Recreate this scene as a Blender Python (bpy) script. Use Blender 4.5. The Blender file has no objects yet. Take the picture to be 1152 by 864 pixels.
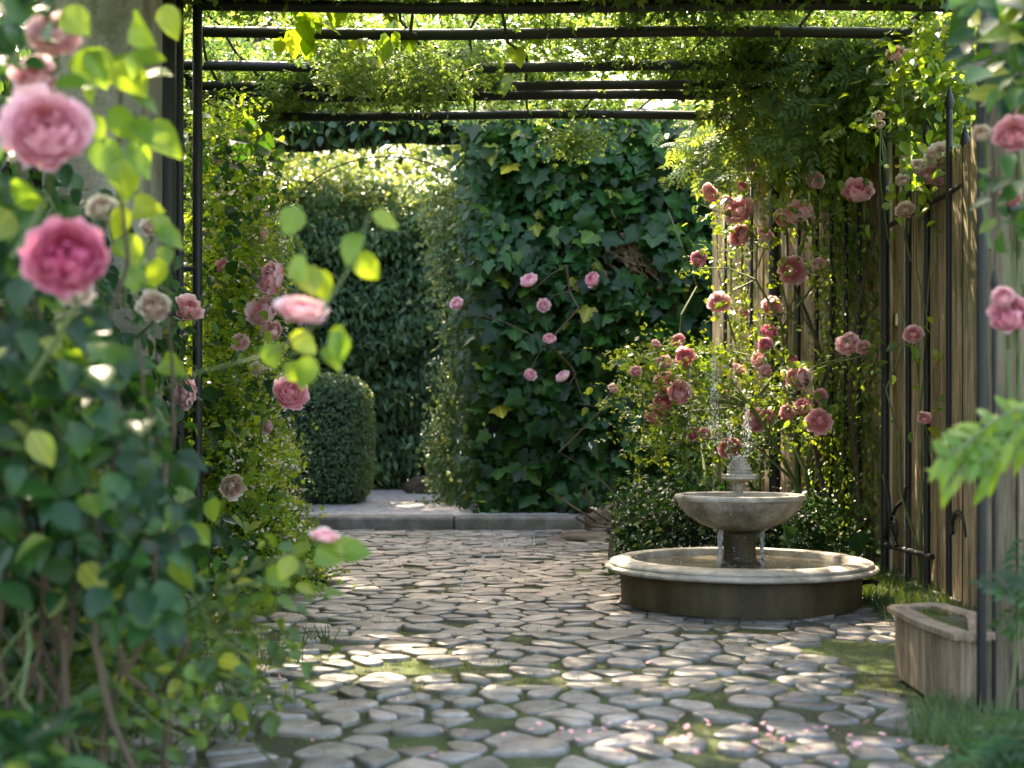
import bpy, math, random
import numpy as np
from mathutils import Vector, Matrix, noise as mnoise

# ------------------------------------------------------------------ camera, light, exposure
S = bpy.context.scene
COL = S.collection
F = 1450.0 / 1152.0           # focal length in picture widths
H = 1.05                      # eye height
cam_d = bpy.data.cameras.new('camera')
cam = bpy.data.objects.new('camera', cam_d); COL.objects.link(cam)
cam.location = (0, 0, H); cam.rotation_euler = (math.radians(90), 0, 0)
cam_d.sensor_width = 36; cam_d.lens = 36 * F; cam_d.shift_y = 55 / 1152
cam_d.clip_start = 0.05; cam_d.clip_end = 500
cam_d.dof.use_dof = True; cam_d.dof.focus_distance = 8.6; cam_d.dof.aperture_fstop = 1.9
S.camera = cam

SUN_EL, SUN_AZ = 50.0, -22.0   # azimuth measured from +Y towards +X
world = bpy.data.worlds.new('World'); S.world = world; world.use_nodes = True
wn = world.node_tree
bg = wn.nodes['Background']
sky = wn.nodes.new('ShaderNodeTexSky'); sky.sky_type = 'NISHITA'; sky.sun_disc = False
sky.sun_elevation = math.radians(SUN_EL); sky.sun_rotation = math.radians(SUN_AZ)
sky.air_density = 1.0; sky.dust_density = 3.5; sky.ozone_density = 1.0
wn.links.new(sky.outputs[0], bg.inputs[0]); bg.inputs[1].default_value = 0.15
sun_d = bpy.data.lights.new('sun', 'SUN'); sun_d.energy = 2.9; sun_d.angle = math.radians(0.6)
sun_d.color = (1.0, 0.9, 0.74)
sun = bpy.data.objects.new('sun', sun_d); COL.objects.link(sun)
el, az = math.radians(SUN_EL), math.radians(SUN_AZ)
SUNV = Vector((math.sin(az) * math.cos(el), math.cos(az) * math.cos(el), math.sin(el)))
sun.rotation_euler = SUNV.to_track_quat('Z', 'Y').to_euler()
S.view_settings.view_transform = 'Standard'; S.view_settings.look = 'None'
S.view_settings.exposure = 3.2; S.view_settings.gamma = 1
S.view_settings.use_white_balance = True; S.view_settings.white_balance_temperature = 7500
S.cycles.use_denoising = True
S.cycles.max_bounces = 7; S.cycles.diffuse_bounces = 4; S.cycles.glossy_bounces = 2
S.cycles.transmission_bounces = 5; S.cycles.transparent_max_bounces = 4
S.cycles.sample_clamp_indirect = 6; S.cycles.caustics_reflective = False; S.cycles.caustics_refractive = False

# ------------------------------------------------------------------ helpers
rng = np.random.default_rng(7)
random.seed(7)
def at(x, y, d):              # a point seen at photo pixel (x, y), d metres out
    return np.array([(x - 576) / 1450 * d, d, H - (y - 487) / 1450 * d])
def nrm(v):
    v = np.asarray(v, float); return v / (np.linalg.norm(v, axis=-1, keepdims=True) + 1e-9)

def link(o, parent=None):
    COL.objects.link(o)
    if parent is not None:
        o.parent = parent
        o.location = Vector(o.location) - Vector(parent.location)
    return o
def tag(o, label=None, cat=None, group=None, kind=None):
    if label: o['label'] = label
    if cat: o['category'] = cat
    if group: o['group'] = group
    if kind: o['kind'] = kind
    return o
def thing(name, loc, label, cat, group=None):
    o = bpy.data.objects.new(name, None); COL.objects.link(o)
    o.location = tuple(loc); o.empty_display_size = 0.2
    return tag(o, label, cat, group)
def mesh_np(name, V, Fc, mat, smooth=False, attrs=None, parent=None, loc=None):
    """V (n,3); Fc list of faces or (loop array, sizes)."""
    me = bpy.data.meshes.new(name)
    V = np.asarray(V, np.float32)
    if isinstance(Fc, tuple):
        loops, sizes = Fc
        me.vertices.add(len(V)); me.vertices.foreach_set('co', V.ravel())
        me.loops.add(len(loops)); me.loops.foreach_set('vertex_index', loops.astype(np.int32))
        st = np.concatenate([[0], np.cumsum(sizes)[:-1]]).astype(np.int32)
        me.polygons.add(len(sizes)); me.polygons.foreach_set('loop_start', st)
        try: me.polygons.foreach_set('loop_total', sizes.astype(np.int32))
        except Exception: pass
        me.update(calc_edges=True)
    else:
        me.from_pydata([tuple(map(float, v)) for v in V], [], [tuple(int(i) for i in f) for f in Fc]); me.update()
    if smooth: me.polygons.foreach_set('use_smooth', np.ones(len(me.polygons), bool))
    for k, a in (attrs or {}).items():
        a = np.asarray(a, np.float32)
        if a.ndim == 1:
            at_ = me.attributes.new(k, 'FLOAT', 'POINT'); at_.data.foreach_set('value', a)
        else:
            at_ = me.attributes.new(k, 'FLOAT_VECTOR', 'POINT'); at_.data.foreach_set('vector', a.ravel())
    mats = mat if isinstance(mat, (list, tuple)) else [mat]
    for m in mats: me.materials.append(m)
    o = bpy.data.objects.new(name, me)
    if loc is not None: o.location = tuple(loc)
    return link(o, parent)

class MB:
    def __init__(s): s.v = []; s.f = []; s.r = []
    def add(s, V, Fc, r=0.0):
        b = len(s.v); s.v += [tuple(p) for p in V]; s.f += [tuple(i + b for i in f) for f in Fc]; s.r += [r] * len(V)
    def box(s, c, d, rz=0.0, r=0.0, taper=0.0):
        cx, cy, cz = c; hx, hy, hz = d[0] / 2, d[1] / 2, d[2] / 2
        P = []
        for z in (-1, 1):
            k = 1 - taper * (z > 0)
            for x, y in ((-1, -1), (1, -1), (1, 1), (-1, 1)):
                X, Y = x * hx * k, y * hy * k
                P.append((cx + X * math.cos(rz) - Y * math.sin(rz), cy + X * math.sin(rz) + Y * math.cos(rz), cz + z * hz))
        s.add(P, [(3, 2, 1, 0), (4, 5, 6, 7), (0, 1, 5, 4), (1, 2, 6, 5), (2, 3, 7, 6), (3, 0, 4, 7)], r)
    def tube(s, pts, rad, n=7, cap=True, r=0.0):
        pts = [Vector(p) for p in pts]
        if not hasattr(rad, '__len__'): rad = [rad] * len(pts)
        ref = Vector((0.31, 0.17, 0.93)); P = []; Fc = []
        for i, p in enumerate(pts):
            t = (pts[min(i + 1, len(pts) - 1)] - pts[max(i - 1, 0)])
            if t.length < 1e-8: t = Vector((0, 0, 1))
            t.normalize()
            if abs(t.dot(ref)) > 0.95: a = t.cross(Vector((1, 0, 0)))
            else: a = t.cross(ref)
            a.normalize(); b = t.cross(a)
            for k in range(n):
                w = 2 * math.pi * k / n
                P.append(p + (a * math.cos(w) + b * math.sin(w)) * rad[i])
        for i in range(len(pts) - 1):
            for k in range(n):
                k2 = (k + 1) % n
                Fc.append((i * n + k, i * n + k2, (i + 1) * n + k2, (i + 1) * n + k))
        if cap:
            Fc.append(tuple(range(n))[::-1]); Fc.append(tuple((len(pts) - 1) * n + k for k in range(n)))
        s.add(P, Fc, r)
    def lathe(s, prof, c=(0, 0, 0), n=64, wob=0.0):
        P = []; Fc = []
        for j, (rr, z) in enumerate(prof):
            for k in range(n):
                w = 2 * math.pi * k / n
                P.append((c[0] + rr * math.cos(w), c[1] + rr * math.sin(w), c[2] + z))
        for j in range(len(prof) - 1):
            for k in range(n):
                k2 = (k + 1) % n
                Fc.append((j * n + k, j * n + k2, (j + 1) * n + k2, (j + 1) * n + k))
        if prof[0][0] > 1e-4: Fc.append(tuple(range(n))[::-1])
        if prof[-1][0] > 1e-4: Fc.append(tuple((len(prof) - 1) * n + k for k in range(n)))
        s.add(P, Fc)
    def build(s, name, mat, parent=None, smooth=False, bevel=0.0, angle=None):
        o = mesh_np(name, np.array(s.v, float).reshape(-1, 3), s.f, mat, smooth, {'rnd': np.array(s.r)}, parent)
        if bevel:
            m = o.modifiers.new('bevel', 'BEVEL'); m.width = bevel; m.segments = 2; m.limit_method = 'ANGLE'
        if angle is not None:
            for e in o.data.edges: pass
            o.data.set_sharp_from_angle(angle=math.radians(angle))
        return o

# ------------------------------------------------------------------ materials
def mat_new(name):
    m = bpy.data.materials.new(name); m.use_nodes = True
    nt = m.node_tree; b = nt.nodes['Principled BSDF']; return m, nt, b
def ramp(nt, stops, src, interp='LINEAR'):
    r = nt.nodes.new('ShaderNodeValToRGB'); r.color_ramp.interpolation = interp
    e = r.color_ramp.elements
    while len(e) > 1: e.remove(e[-1])
    e[0].position = stops[0][0]; e[0].color = (*stops[0][1], 1)
    for p, c in stops[1:]:
        q = e.new(p); q.color = (*c, 1)
    nt.links.new(src, r.inputs[0]); return r.outputs[0]
def noise(nt, scale, detail=4, rough=0.55, vec=None, stretch=None):
    tc = nt.nodes.new('ShaderNodeTexCoord'); v = vec or tc.outputs['Object']
    if stretch:
        mp = nt.nodes.new('ShaderNodeMapping'); mp.inputs['Scale'].default_value = stretch
        nt.links.new(v, mp.inputs[0]); v = mp.outputs[0]
    n = nt.nodes.new('ShaderNodeTexNoise'); n.inputs['Scale'].default_value = scale
    n.inputs['Detail'].default_value = detail; n.inputs['Roughness'].default_value = rough
    nt.links.new(v, n.inputs['Vector']); return n.outputs['Fac']
def mix(nt, a, b, f, mode='MIX'):
    m = nt.nodes.new('ShaderNodeMix'); m.data_type = 'RGBA'; m.blend_type = mode
    for s, v in ((m.inputs[0], f), (m.inputs[6], a), (m.inputs[7], b)):
        if hasattr(v, 'is_linked') or isinstance(v, bpy.types.NodeSocket): nt.links.new(v, s)
        elif isinstance(v, (int, float)): s.default_value = v
        else: s.default_value = (*v, 1)
    return m.outputs[2]
def math_n(nt, op, a, b=0.0, c=None):
    m = nt.nodes.new('ShaderNodeMath'); m.operation = op
    for s, v in zip(m.inputs, (a, b, c)):
        if v is None: continue
        if isinstance(v, bpy.types.NodeSocket): nt.links.new(v, s)
        else: s.default_value = v
    return m.outputs[0]
def attr(nt, name, out='Fac'):
    a = nt.nodes.new('ShaderNodeAttribute'); a.attribute_name = name; return a.outputs[out]
def bump(nt, b, h, strength=0.4, dist=0.01):
    n = nt.nodes.new('ShaderNodeBump'); n.inputs['Strength'].default_value = strength; n.inputs['Distance'].default_value = dist
    nt.links.new(h, n.inputs['Height']); nt.links.new(n.outputs[0], b.inputs['Normal'])

def leaf_mat(name, stops, trans=(0.22, 0.34, 0.03), tf=0.35, rough=0.42, veins=True, spec=0.5):
    m, nt, b = mat_new(name)
    r = attr(nt, 'rnd')
    c = ramp(nt, stops, r)
    if veins:
        sep = nt.nodes.new('ShaderNodeSeparateXYZ'); nt.links.new(attr(nt, 'luv', 'Vector'), sep.inputs[0])
        u = math_n(nt, 'ABSOLUTE', sep.outputs[0]); v = sep.outputs[1]
        mid = math_n(nt, 'LESS_THAN', u, 0.07)
        w = math_n(nt, 'FRACT', math_n(nt, 'MULTIPLY', math_n(nt, 'SUBTRACT', v, math_n(nt, 'MULTIPLY', u, 0.35)), 6.0))
        side = math_n(nt, 'LESS_THAN', w, 0.16)
        ve = math_n(nt, 'MULTIPLY', math_n(nt, 'MAXIMUM', mid, math_n(nt, 'MULTIPLY', side, 0.5)), 0.35)
        c = mix(nt, c, mix(nt, c, (3.2, 2.8, 2.2), 1.0, 'MULTIPLY'), ve)
    c = mix(nt, c, (1.35, 1.3, 1.1), math_n(nt, 'MULTIPLY', noise(nt, 2.3, 2), 0.4), 'MULTIPLY')
    nt.links.new(c, b.inputs['Base Color'])
    b.inputs['Roughness'].default_value = rough
    b.inputs['Specular IOR Level'].default_value = spec
    t = nt.nodes.new('ShaderNodeBsdfTranslucent')
    tc = mix(nt, trans, (trans[0] * 1.9, trans[1] * 1.35, trans[2]), r)
    nt.links.new(tc, t.inputs[0])
    mx = nt.nodes.new('ShaderNodeMixShader'); mx.inputs[0].default_value = tf
    nt.links.new(b.outputs[0], mx.inputs[1]); nt.links.new(t.outputs[0], mx.inputs[2])
    nt.links.new(mx.outputs[0], nt.nodes['Material Output'].inputs[0])
    return m
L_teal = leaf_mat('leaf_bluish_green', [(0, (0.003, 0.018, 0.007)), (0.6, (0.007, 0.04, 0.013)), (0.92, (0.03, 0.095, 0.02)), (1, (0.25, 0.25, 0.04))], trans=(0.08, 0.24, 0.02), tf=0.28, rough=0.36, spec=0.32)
L_fresh = leaf_mat('leaf_fresh_green', [(0, (0.05, 0.13, 0.02)), (0.7, (0.09, 0.2, 0.025)), (1, (0.22, 0.28, 0.03))], trans=(0.3, 0.5, 0.03), tf=0.5, rough=0.4)
L_rose = leaf_mat('leaf_rose', [(0, (0.018, 0.06, 0.02)), (0.55, (0.04, 0.11, 0.025)), (0.88, (0.12, 0.2, 0.03)), (1, (0.38, 0.36, 0.04))], trans=(0.25, 0.4, 0.03), tf=0.42)
L_sun = leaf_mat('leaf_sunlit_green', [(0, (0.07, 0.18, 0.02)), (0.55, (0.15, 0.3, 0.03)), (0.82, (0.3, 0.42, 0.05)), (1, (0.6, 0.55, 0.08))], trans=(0.34, 0.55, 0.04), tf=0.5, veins=False, rough=0.25, spec=0.6)  # paler leaf copy with the sunlit look put into its colour
L_ivy = leaf_mat('leaf_ivy', [(0, (0.004, 0.02, 0.004)), (0.5, (0.009, 0.043, 0.009)), (0.9, (0.024, 0.085, 0.016)), (0.97, (0.06, 0.12, 0.02)), (1, (0.3, 0.26, 0.03))], trans=(0.08, 0.22, 0.02), tf=0.25, rough=0.42, spec=0.3)
L_hedge = leaf_mat('leaf_hedge', [(0, (0.01, 0.035, 0.015)), (0.6, (0.022, 0.065, 0.022)), (1, (0.05, 0.11, 0.03))], trans=(0.14, 0.28, 0.04), tf=0.32, rough=0.45, veins=False)
L_box = leaf_mat('leaf_clipped', [(0, (0.06, 0.13, 0.06)), (1, (0.14, 0.24, 0.11))], trans=(0.2, 0.32, 0.08), tf=0.3, veins=False)
L_wist = leaf_mat('leaf_wisteria', [(0, (0.03, 0.085, 0.04)), (0.6, (0.06, 0.14, 0.065)), (0.9, (0.09, 0.17, 0.06)), (1, (0.28, 0.28, 0.06))], trans=(0.25, 0.4, 0.05), tf=0.4, veins=False)
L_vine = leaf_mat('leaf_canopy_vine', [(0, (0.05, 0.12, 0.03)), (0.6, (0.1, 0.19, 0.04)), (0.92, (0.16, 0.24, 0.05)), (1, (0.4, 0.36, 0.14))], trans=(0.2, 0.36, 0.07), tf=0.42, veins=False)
L_far = leaf_mat('leaf_far_tree', [(0, (0.03, 0.08, 0.03)), (1, (0.08, 0.16, 0.06))], trans=(0.28, 0.4, 0.1), tf=0.42, veins=False)
L_fhedge = leaf_mat('leaf_hazed_hedge', [(0, (0.035, 0.085, 0.045)), (0.7, (0.09, 0.17, 0.085)), (1, (0.16, 0.26, 0.12))], trans=(0.25, 0.38, 0.12), tf=0.4, veins=False)  # paled leaf colour stands in for haze in the rear passage
L_grass = leaf_mat('grass_blade', [(0, (0.025, 0.06, 0.012)), (0.7, (0.045, 0.1, 0.018)), (1, (0.12, 0.14, 0.04))], trans=(0.12, 0.22, 0.02), tf=0.25, veins=False, rough=0.55)
L_moss = leaf_mat('moss_blade', [(0, (0.045, 0.085, 0.012)), (0.8, (0.1, 0.15, 0.02)), (1, (0.16, 0.14, 0.04))], trans=(0.2, 0.26, 0.03), tf=0.25, veins=False, rough=0.8, spec=0.2)

def petal_mat(name, inner, outer, tf=0.2):
    m, nt, b = mat_new(name)
    sep = nt.nodes.new('ShaderNodeSeparateXYZ'); nt.links.new(attr(nt, 'luv', 'Vector'), sep.inputs[0])
    lay = attr(nt, 'rnd')
    f = math_n(nt, 'ADD', math_n(nt, 'MULTIPLY', lay, 0.3), math_n(nt, 'MULTIPLY', sep.outputs[1], 0.7))
    c = ramp(nt, [(0.25, tuple(a * b for a, b in zip(inner, (.85, .7, .75)))), (0.62, inner), (0.98, outer)], f)
    inf = nt.nodes.new('ShaderNodeObjectInfo')
    hsv = nt.nodes.new('ShaderNodeHueSaturation')
    nt.links.new(math_n(nt, 'ADD', math_n(nt, 'MULTIPLY', inf.outputs['Random'], 0.4), 0.72), hsv.inputs['Saturation'])
    nt.links.new(math_n(nt, 'ADD', math_n(nt, 'MULTIPLY', inf.outputs['Random'], -0.06), 1.0), hsv.inputs['Value'])
    nt.links.new(c, hsv.inputs['Color']); c = hsv.outputs[0]
    nt.links.new(c, b.inputs['Base Color']); b.inputs['Roughness'].default_value = 0.55
    b.inputs['Specular IOR Level'].default_value = 0.3
    t = nt.nodes.new('ShaderNodeBsdfTranslucent'); nt.links.new(c, t.inputs[0])
    mx = nt.nodes.new('ShaderNodeMixShader'); mx.inputs[0].default_value = tf
    nt.links.new(b.outputs[0], mx.inputs[1]); nt.links.new(t.outputs[0], mx.inputs[2])
    nt.links.new(mx.outputs[0], nt.nodes['Material Output'].inputs[0]); return m
P_pink = petal_mat('petal_pink', (0.95, 0.4, 0.47), (0.98, 0.72, 0.75), 0.3)
P_rich = petal_mat('petal_rich_pink', (0.86, 0.25, 0.37), (0.95, 0.58, 0.65))
P_hot = petal_mat('petal_deep_pink', (0.74, 0.06, 0.24), (0.88, 0.4, 0.52))
P_peach = petal_mat('petal_peach', (0.94, 0.42, 0.44), (0.98, 0.74, 0.74))
P_cream = petal_mat('petal_cream', (0.8, 0.55, 0.42), (0.88, 0.82, 0.7))
P_mag = petal_mat('petal_magenta', (0.88, 0.24, 0.42), (0.94, 0.5, 0.62))

def simple(name, col, rough=0.6, metal=0.0, bs=None):
    m, nt, b = mat_new(name); b.inputs['Base Color'].default_value = (*col, 1)
    b.inputs['Roughness'].default_value = rough; b.inputs['Metallic'].default_value = metal
    if bs:
        h = noise(nt, bs[0]); bump(nt, b, h, bs[1], bs[2])
        c = mix(nt, col, tuple(x * 0.5 for x in col), ramp(nt, [(0.4, (0, 0, 0)), (0.65, (1, 1, 1))], h))
        nt.links.new(c, b.inputs['Base Color'])
    return m
M_iron = simple('black_iron', (0.008, 0.008, 0.009), 0.55, 0.0, (60, 0.25, 0.002))
M_core = simple('shaded_core', (0.012, 0.014, 0.008), 0.95)  # near-black, the shade inside the hedges put into the colour
M_soil = simple('soil', (0.07, 0.05, 0.035), 0.95, 0, (14, 0.8, 0.03))
M_bark = simple('stem_bark', (0.09, 0.065, 0.04), 0.85, 0, (30, 0.6, 0.01))
M_stemg = simple('green_stem', (0.09, 0.13, 0.04), 0.6)
M_twig = simple('brown_twig', (0.09, 0.06, 0.035), 0.85)

M_bare = simple('bare_ivy_wood', (0.2, 0.13, 0.07), 0.85, 0, (25, .6, .01))
def stone_mat(name, stops, scale=6, rough=0.7, b1=0.5, moss=0.0, vert=False, spec=0.4):
    m, nt, b = mat_new(name)
    n1 = noise(nt, scale, 6, 0.6, stretch=(1, 1, 0.25) if vert else None)
    n2 = noise(nt, scale * 14, 3, 0.7)
    c = ramp(nt, stops, math_n(nt, 'ADD', math_n(nt, 'MULTIPLY', n1, 0.75), math_n(nt, 'MULTIPLY', n2, 0.25)))
    if moss:
        mk = ramp(nt, [(0.5, (0, 0, 0)), (0.62, (1, 1, 1))], noise(nt, scale * 0.7, 5, 0.7))
        c = mix(nt, c, (0.06, 0.075, 0.02), math_n(nt, 'MULTIPLY', mk, moss))
    nt.links.new(c, b.inputs['Base Color']); b.inputs['Roughness'].default_value = rough
    b.inputs['Specular IOR Level'].default_value = spec
    bump(nt, b, math_n(nt, 'ADD', n1, math_n(nt, 'MULTIPLY', n2, 0.6)), b1, 0.01)
    return m
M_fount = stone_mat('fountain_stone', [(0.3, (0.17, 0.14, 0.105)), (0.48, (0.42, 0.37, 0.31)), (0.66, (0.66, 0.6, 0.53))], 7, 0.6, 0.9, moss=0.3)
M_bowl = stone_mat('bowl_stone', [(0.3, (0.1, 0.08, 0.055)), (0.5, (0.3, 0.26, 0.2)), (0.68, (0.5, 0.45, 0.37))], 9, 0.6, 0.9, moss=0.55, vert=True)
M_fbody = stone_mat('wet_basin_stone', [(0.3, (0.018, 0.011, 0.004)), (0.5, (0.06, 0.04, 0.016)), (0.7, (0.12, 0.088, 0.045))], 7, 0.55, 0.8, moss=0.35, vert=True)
M_pillar = stone_mat('weathered_stone', [(0.3, (0.09, 0.075, 0.05)), (0.5, (0.2, 0.18, 0.13)), (0.72, (0.36, 0.34, 0.28))], 5, 0.85, 1.0, moss=0.5, vert=True)
M_step = stone_mat('step_stone', [(0.3, (0.07, 0.055, 0.045)), (0.5, (0.17, 0.15, 0.13)), (0.7, (0.32, 0.29, 0.26))], 5, 0.7, 0.8, moss=0.3)
M_rock = stone_mat('rock', [(0.3, (0.05, 0.035, 0.025)), (0.55, (0.14, 0.1, 0.07)), (0.75, (0.24, 0.19, 0.15))], 3, 0.8, 1.0, moss=0.3)

def cobble_mat():
    m, nt, b = mat_new('cobblestone')
    r = attr(nt, 'rnd')
    c = ramp(nt, [(0, (0.12, 0.116, 0.112)), (0.3, (0.22, 0.206, 0.196)), (0.7, (0.33, 0.3, 0.278)), (1, (0.44, 0.375, 0.335))], r)
    n1 = noise(nt, 9, 6, 0.65); n2 = noise(nt, 90, 3, 0.7)
    c = mix(nt, c, (0.35, 0.33, 0.3), ramp(nt, [(0.35, (0.9, 0.9, 0.9)), (0.62, (0, 0, 0))], n1), 'MULTIPLY')
    c = mix(nt, c, (0.42, 0.3, 0.22), math_n(nt, 'MULTIPLY', ramp(nt, [(0.52, (0, 0, 0)), (0.68, (1, 1, 1))], noise(nt, 1.1, 5)), 0.35))
    c = mix(nt, c, (0.3, 0.28, 0.24), ramp(nt, [(0.6, (0, 0, 0)), (0.66, (.7, .7, .7))], noise(nt, 38, 4, .8)))
    h = attr(nt, 'hgt')
    edge = ramp(nt, [(0.0, (1, 1, 1)), (0.75, (0, 0, 0))], h)
    mk = math_n(nt, 'MULTIPLY', edge, ramp(nt, [(0.35, (0.3, 0.3, 0.3)), (0.6, (1, 1, 1))], noise(nt, 3, 4)))
    c = mix(nt, c, (0.05, 0.06, 0.02), math_n(nt, 'MULTIPLY', mk, 0.6))
    nt.links.new(c, b.inputs['Base Color'])
    ro = ramp(nt, [(0.35, (0.28, 0.28, 0.28)), (0.65, (0.6, 0.6, 0.6))], noise(nt, 4, 4))
    nt.links.new(ro, b.inputs['Roughness']); b.inputs['Specular IOR Level'].default_value = 0.55
    bump(nt, b, math_n(nt, 'ADD', n1, math_n(nt, 'MULTIPLY', n2, 0.3)), 0.45, 0.012)
    return m
M_cob = cobble_mat()
def moss_ground():
    m, nt, b = mat_new('mossy_ground')
    n1 = noise(nt, 1.6, 6, 0.65); n2 = noise(nt, 45, 4, 0.7)
    c = ramp(nt, [(0.3, (0.03, 0.026, 0.018)), (0.46, (0.05, 0.055, 0.02)), (0.58, (0.07, 0.11, 0.018)), (0.75, (0.11, 0.15, 0.03))], math_n(nt, 'ADD', math_n(nt, 'MULTIPLY', n1, 0.7), math_n(nt, 'MULTIPLY', n2, 0.3)))
    nt.links.new(c, b.inputs['Base Color']); b.inputs['Roughness'].default_value = 0.9
    bump(nt, b, n2, 1.0, 0.02); return m
M_mossg = moss_ground()
def gravel():
    m, nt, b = mat_new('pale_gravel')
    vo = nt.nodes.new('ShaderNodeTexVoronoi'); vo.inputs['Scale'].default_value = 28
    tc = nt.nodes.new('ShaderNodeTexCoord'); nt.links.new(tc.outputs['Object'], vo.inputs['Vector'])
    c = ramp(nt, [(0.0, (0.2, 0.19, 0.19)), (0.6, (0.42, 0.4, 0.4)), (1, (0.55, 0.52, 0.5))], vo.outputs['Color'])
    nt.links.new(c, b.inputs['Base Color']); b.inputs['Roughness'].default_value = 0.7
    bump(nt, b, vo.outputs['Distance'], 0.7, 0.02); return m
M_gravel = gravel()
def wood_mat(name, dark, mid, light, moss=0.35, rough=0.75):
    m, nt, b = mat_new(name)
    r = attr(nt, 'rnd')
    tc = nt.nodes.new('ShaderNodeTexCoord')
    cb = nt.nodes.new('ShaderNodeCombineXYZ'); nt.links.new(math_n(nt, 'MULTIPLY', r, 37.0), cb.inputs[0])
    ad = nt.nodes.new('ShaderNodeVectorMath'); ad.operation = 'ADD'
    nt.links.new(tc.outputs['Object'], ad.inputs[0]); nt.links.new(cb.outputs[0], ad.inputs[1])
    n1 = noise(nt, 5, 7, 0.6, ad.outputs[0], (5, 5, 0.35)); n2 = noise(nt, 22, 5, 0.7, ad.outputs[0], (6, 6, 0.25))
    g = math_n(nt, 'ADD', math_n(nt, 'MULTIPLY', n1, 0.55), math_n(nt, 'MULTIPLY', n2, 0.45))
    c = ramp(nt, [(0.38, dark), (0.5, mid), (0.62, light)], g)
    c = mix(nt, c, (0.55, 0.55, 0.5), math_n(nt, 'MULTIPLY', r, 0.6), 'MULTIPLY')
    mk = ramp(nt, [(0.5, (0, 0, 0)), (0.66, (1, 1, 1))], noise(nt, 1.7, 6, 0.7, None, (1, 1, 0.5)))
    c = mix(nt, c, (0.07, 0.09, 0.02), math_n(nt, 'MULTIPLY', mk, moss))
    nt.links.new(c, b.inputs['Base Color']); b.inputs['Roughness'].default_value = rough
    b.inputs['Specular IOR Level'].default_value = 0.25
    bump(nt, b, g, 0.8, 0.01); return m
W_fence = wood_mat('weathered_board', (0.08, 0.055, 0.03), (0.34, 0.25, 0.155), (0.58, 0.46, 0.32), 0.6)
W_plant = wood_mat('planter_board', (0.11, 0.075, 0.045), (0.3, 0.222, 0.155), (0.42, 0.32, 0.23), 0.1, 0.9)
W_post = wood_mat('damp_board', (0.07, 0.05, 0.032), (0.19, 0.148, 0.1), (0.3, 0.24, 0.17), 0.25)
def water_mat():
    m, nt, b = mat_new('water'); b.inputs['Base Color'].default_value = (0.16, 0.14, 0.1, 1)
    b.inputs['Roughness'].default_value = 0.12; b.inputs['IOR'].default_value = 1.33
    bump(nt, b, noise(nt, 22, 3), 0.5, 0.02); return m
M_water = water_mat()
def drop_mat():
    m, nt, b = mat_new('water_drop'); b.inputs['Base Color'].default_value = (0.95, 0.97, 1, 1)
    b.inputs['Roughness'].default_value = 0.03; b.inputs['IOR'].default_value = 1.33
    b.inputs['Transmission Weight'].default_value = 0.35; b.inputs['Specular IOR Level'].default_value = 1.0
    return m
M_drop = drop_mat()

# ------------------------------------------------------------------ leaf templates (length 1 along +y, normal +z)
def tpl_oval(w=0.32, fold=0.25, curl=0.25, wave=0.0, steps=(0.0, 0.14, 0.36, 0.62, 0.84, 1.0)):
    V = []; Fc = []; UV = []
    for i, t in enumerate(steps):
        ww = w * (math.sin(math.pi * (t ** 0.8)) ** 0.85) if 0 < t < 1 else 0
        z = -curl * t * t
        if ww == 0: V.append((0, t, z)); UV.append((0, t, 0))
        else:
            wz = wave * (1 if i % 2 else -1)
            V += [(-ww, t, z + fold * ww + wz), (0, t, z), (ww, t, z + fold * ww - wz)]
            UV += [(-ww / w, t, 0), (0, t, 0), (ww / w, t, 0)]
    n = len(steps)
    Fc += [(0, 2, 1), (0, 3, 2)]
    for i in range(1, n - 2):
        a = 1 + (i - 1) * 3; b = a + 3
        Fc += [(a, a + 1, b + 1, b), (a + 1, a + 2, b + 2, b + 1)]
    a = 1 + (n - 3) * 3; tip = a + 3
    Fc += [(a, a + 1, tip), (a + 1, a + 2, tip)]
    return np.array(V), Fc, np.array(UV)
def tpl_kite(w=0.3, fold=0.3, curl=0.15):
    V = [(0, 0, 0), (-w, 0.45, fold * w), (0, 1, -curl), (w, 0.45, fold * w)]
    return np.array(V), [(0, 2, 1), (0, 3, 2)], np.array([(0, 0, 0), (-1, .45, 0), (0, 1, 0), (1, .45, 0)])
def tpl_ivy():
    out = [(0.0, 0.12), (0.2, -0.02), (0.42, 0.1), (0.36, 0.3), (0.56, 0.5), (0.3, 0.6), (0.2, 0.78), (0.0, 1.05)]
    pts = out + [(-x, y) for x, y in out[-2:0:-1]]
    V = [(0, 0.38, 0)] + [(x, y, -0.16 * abs(x) - 0.12 * y * y + (0.04 if i % 2 else -0.02)) for i, (x, y) in enumerate(pts)]
    n = len(pts)
    Fc = [(0, 1 + (i + 1) % n, 1 + i)[::-1] for i in range(n)]
    Fc = [f[::-1] for f in Fc]
    return np.array(V), Fc, np.array([(v[0] * 1.6, v[1], 0) for v in V])
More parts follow.
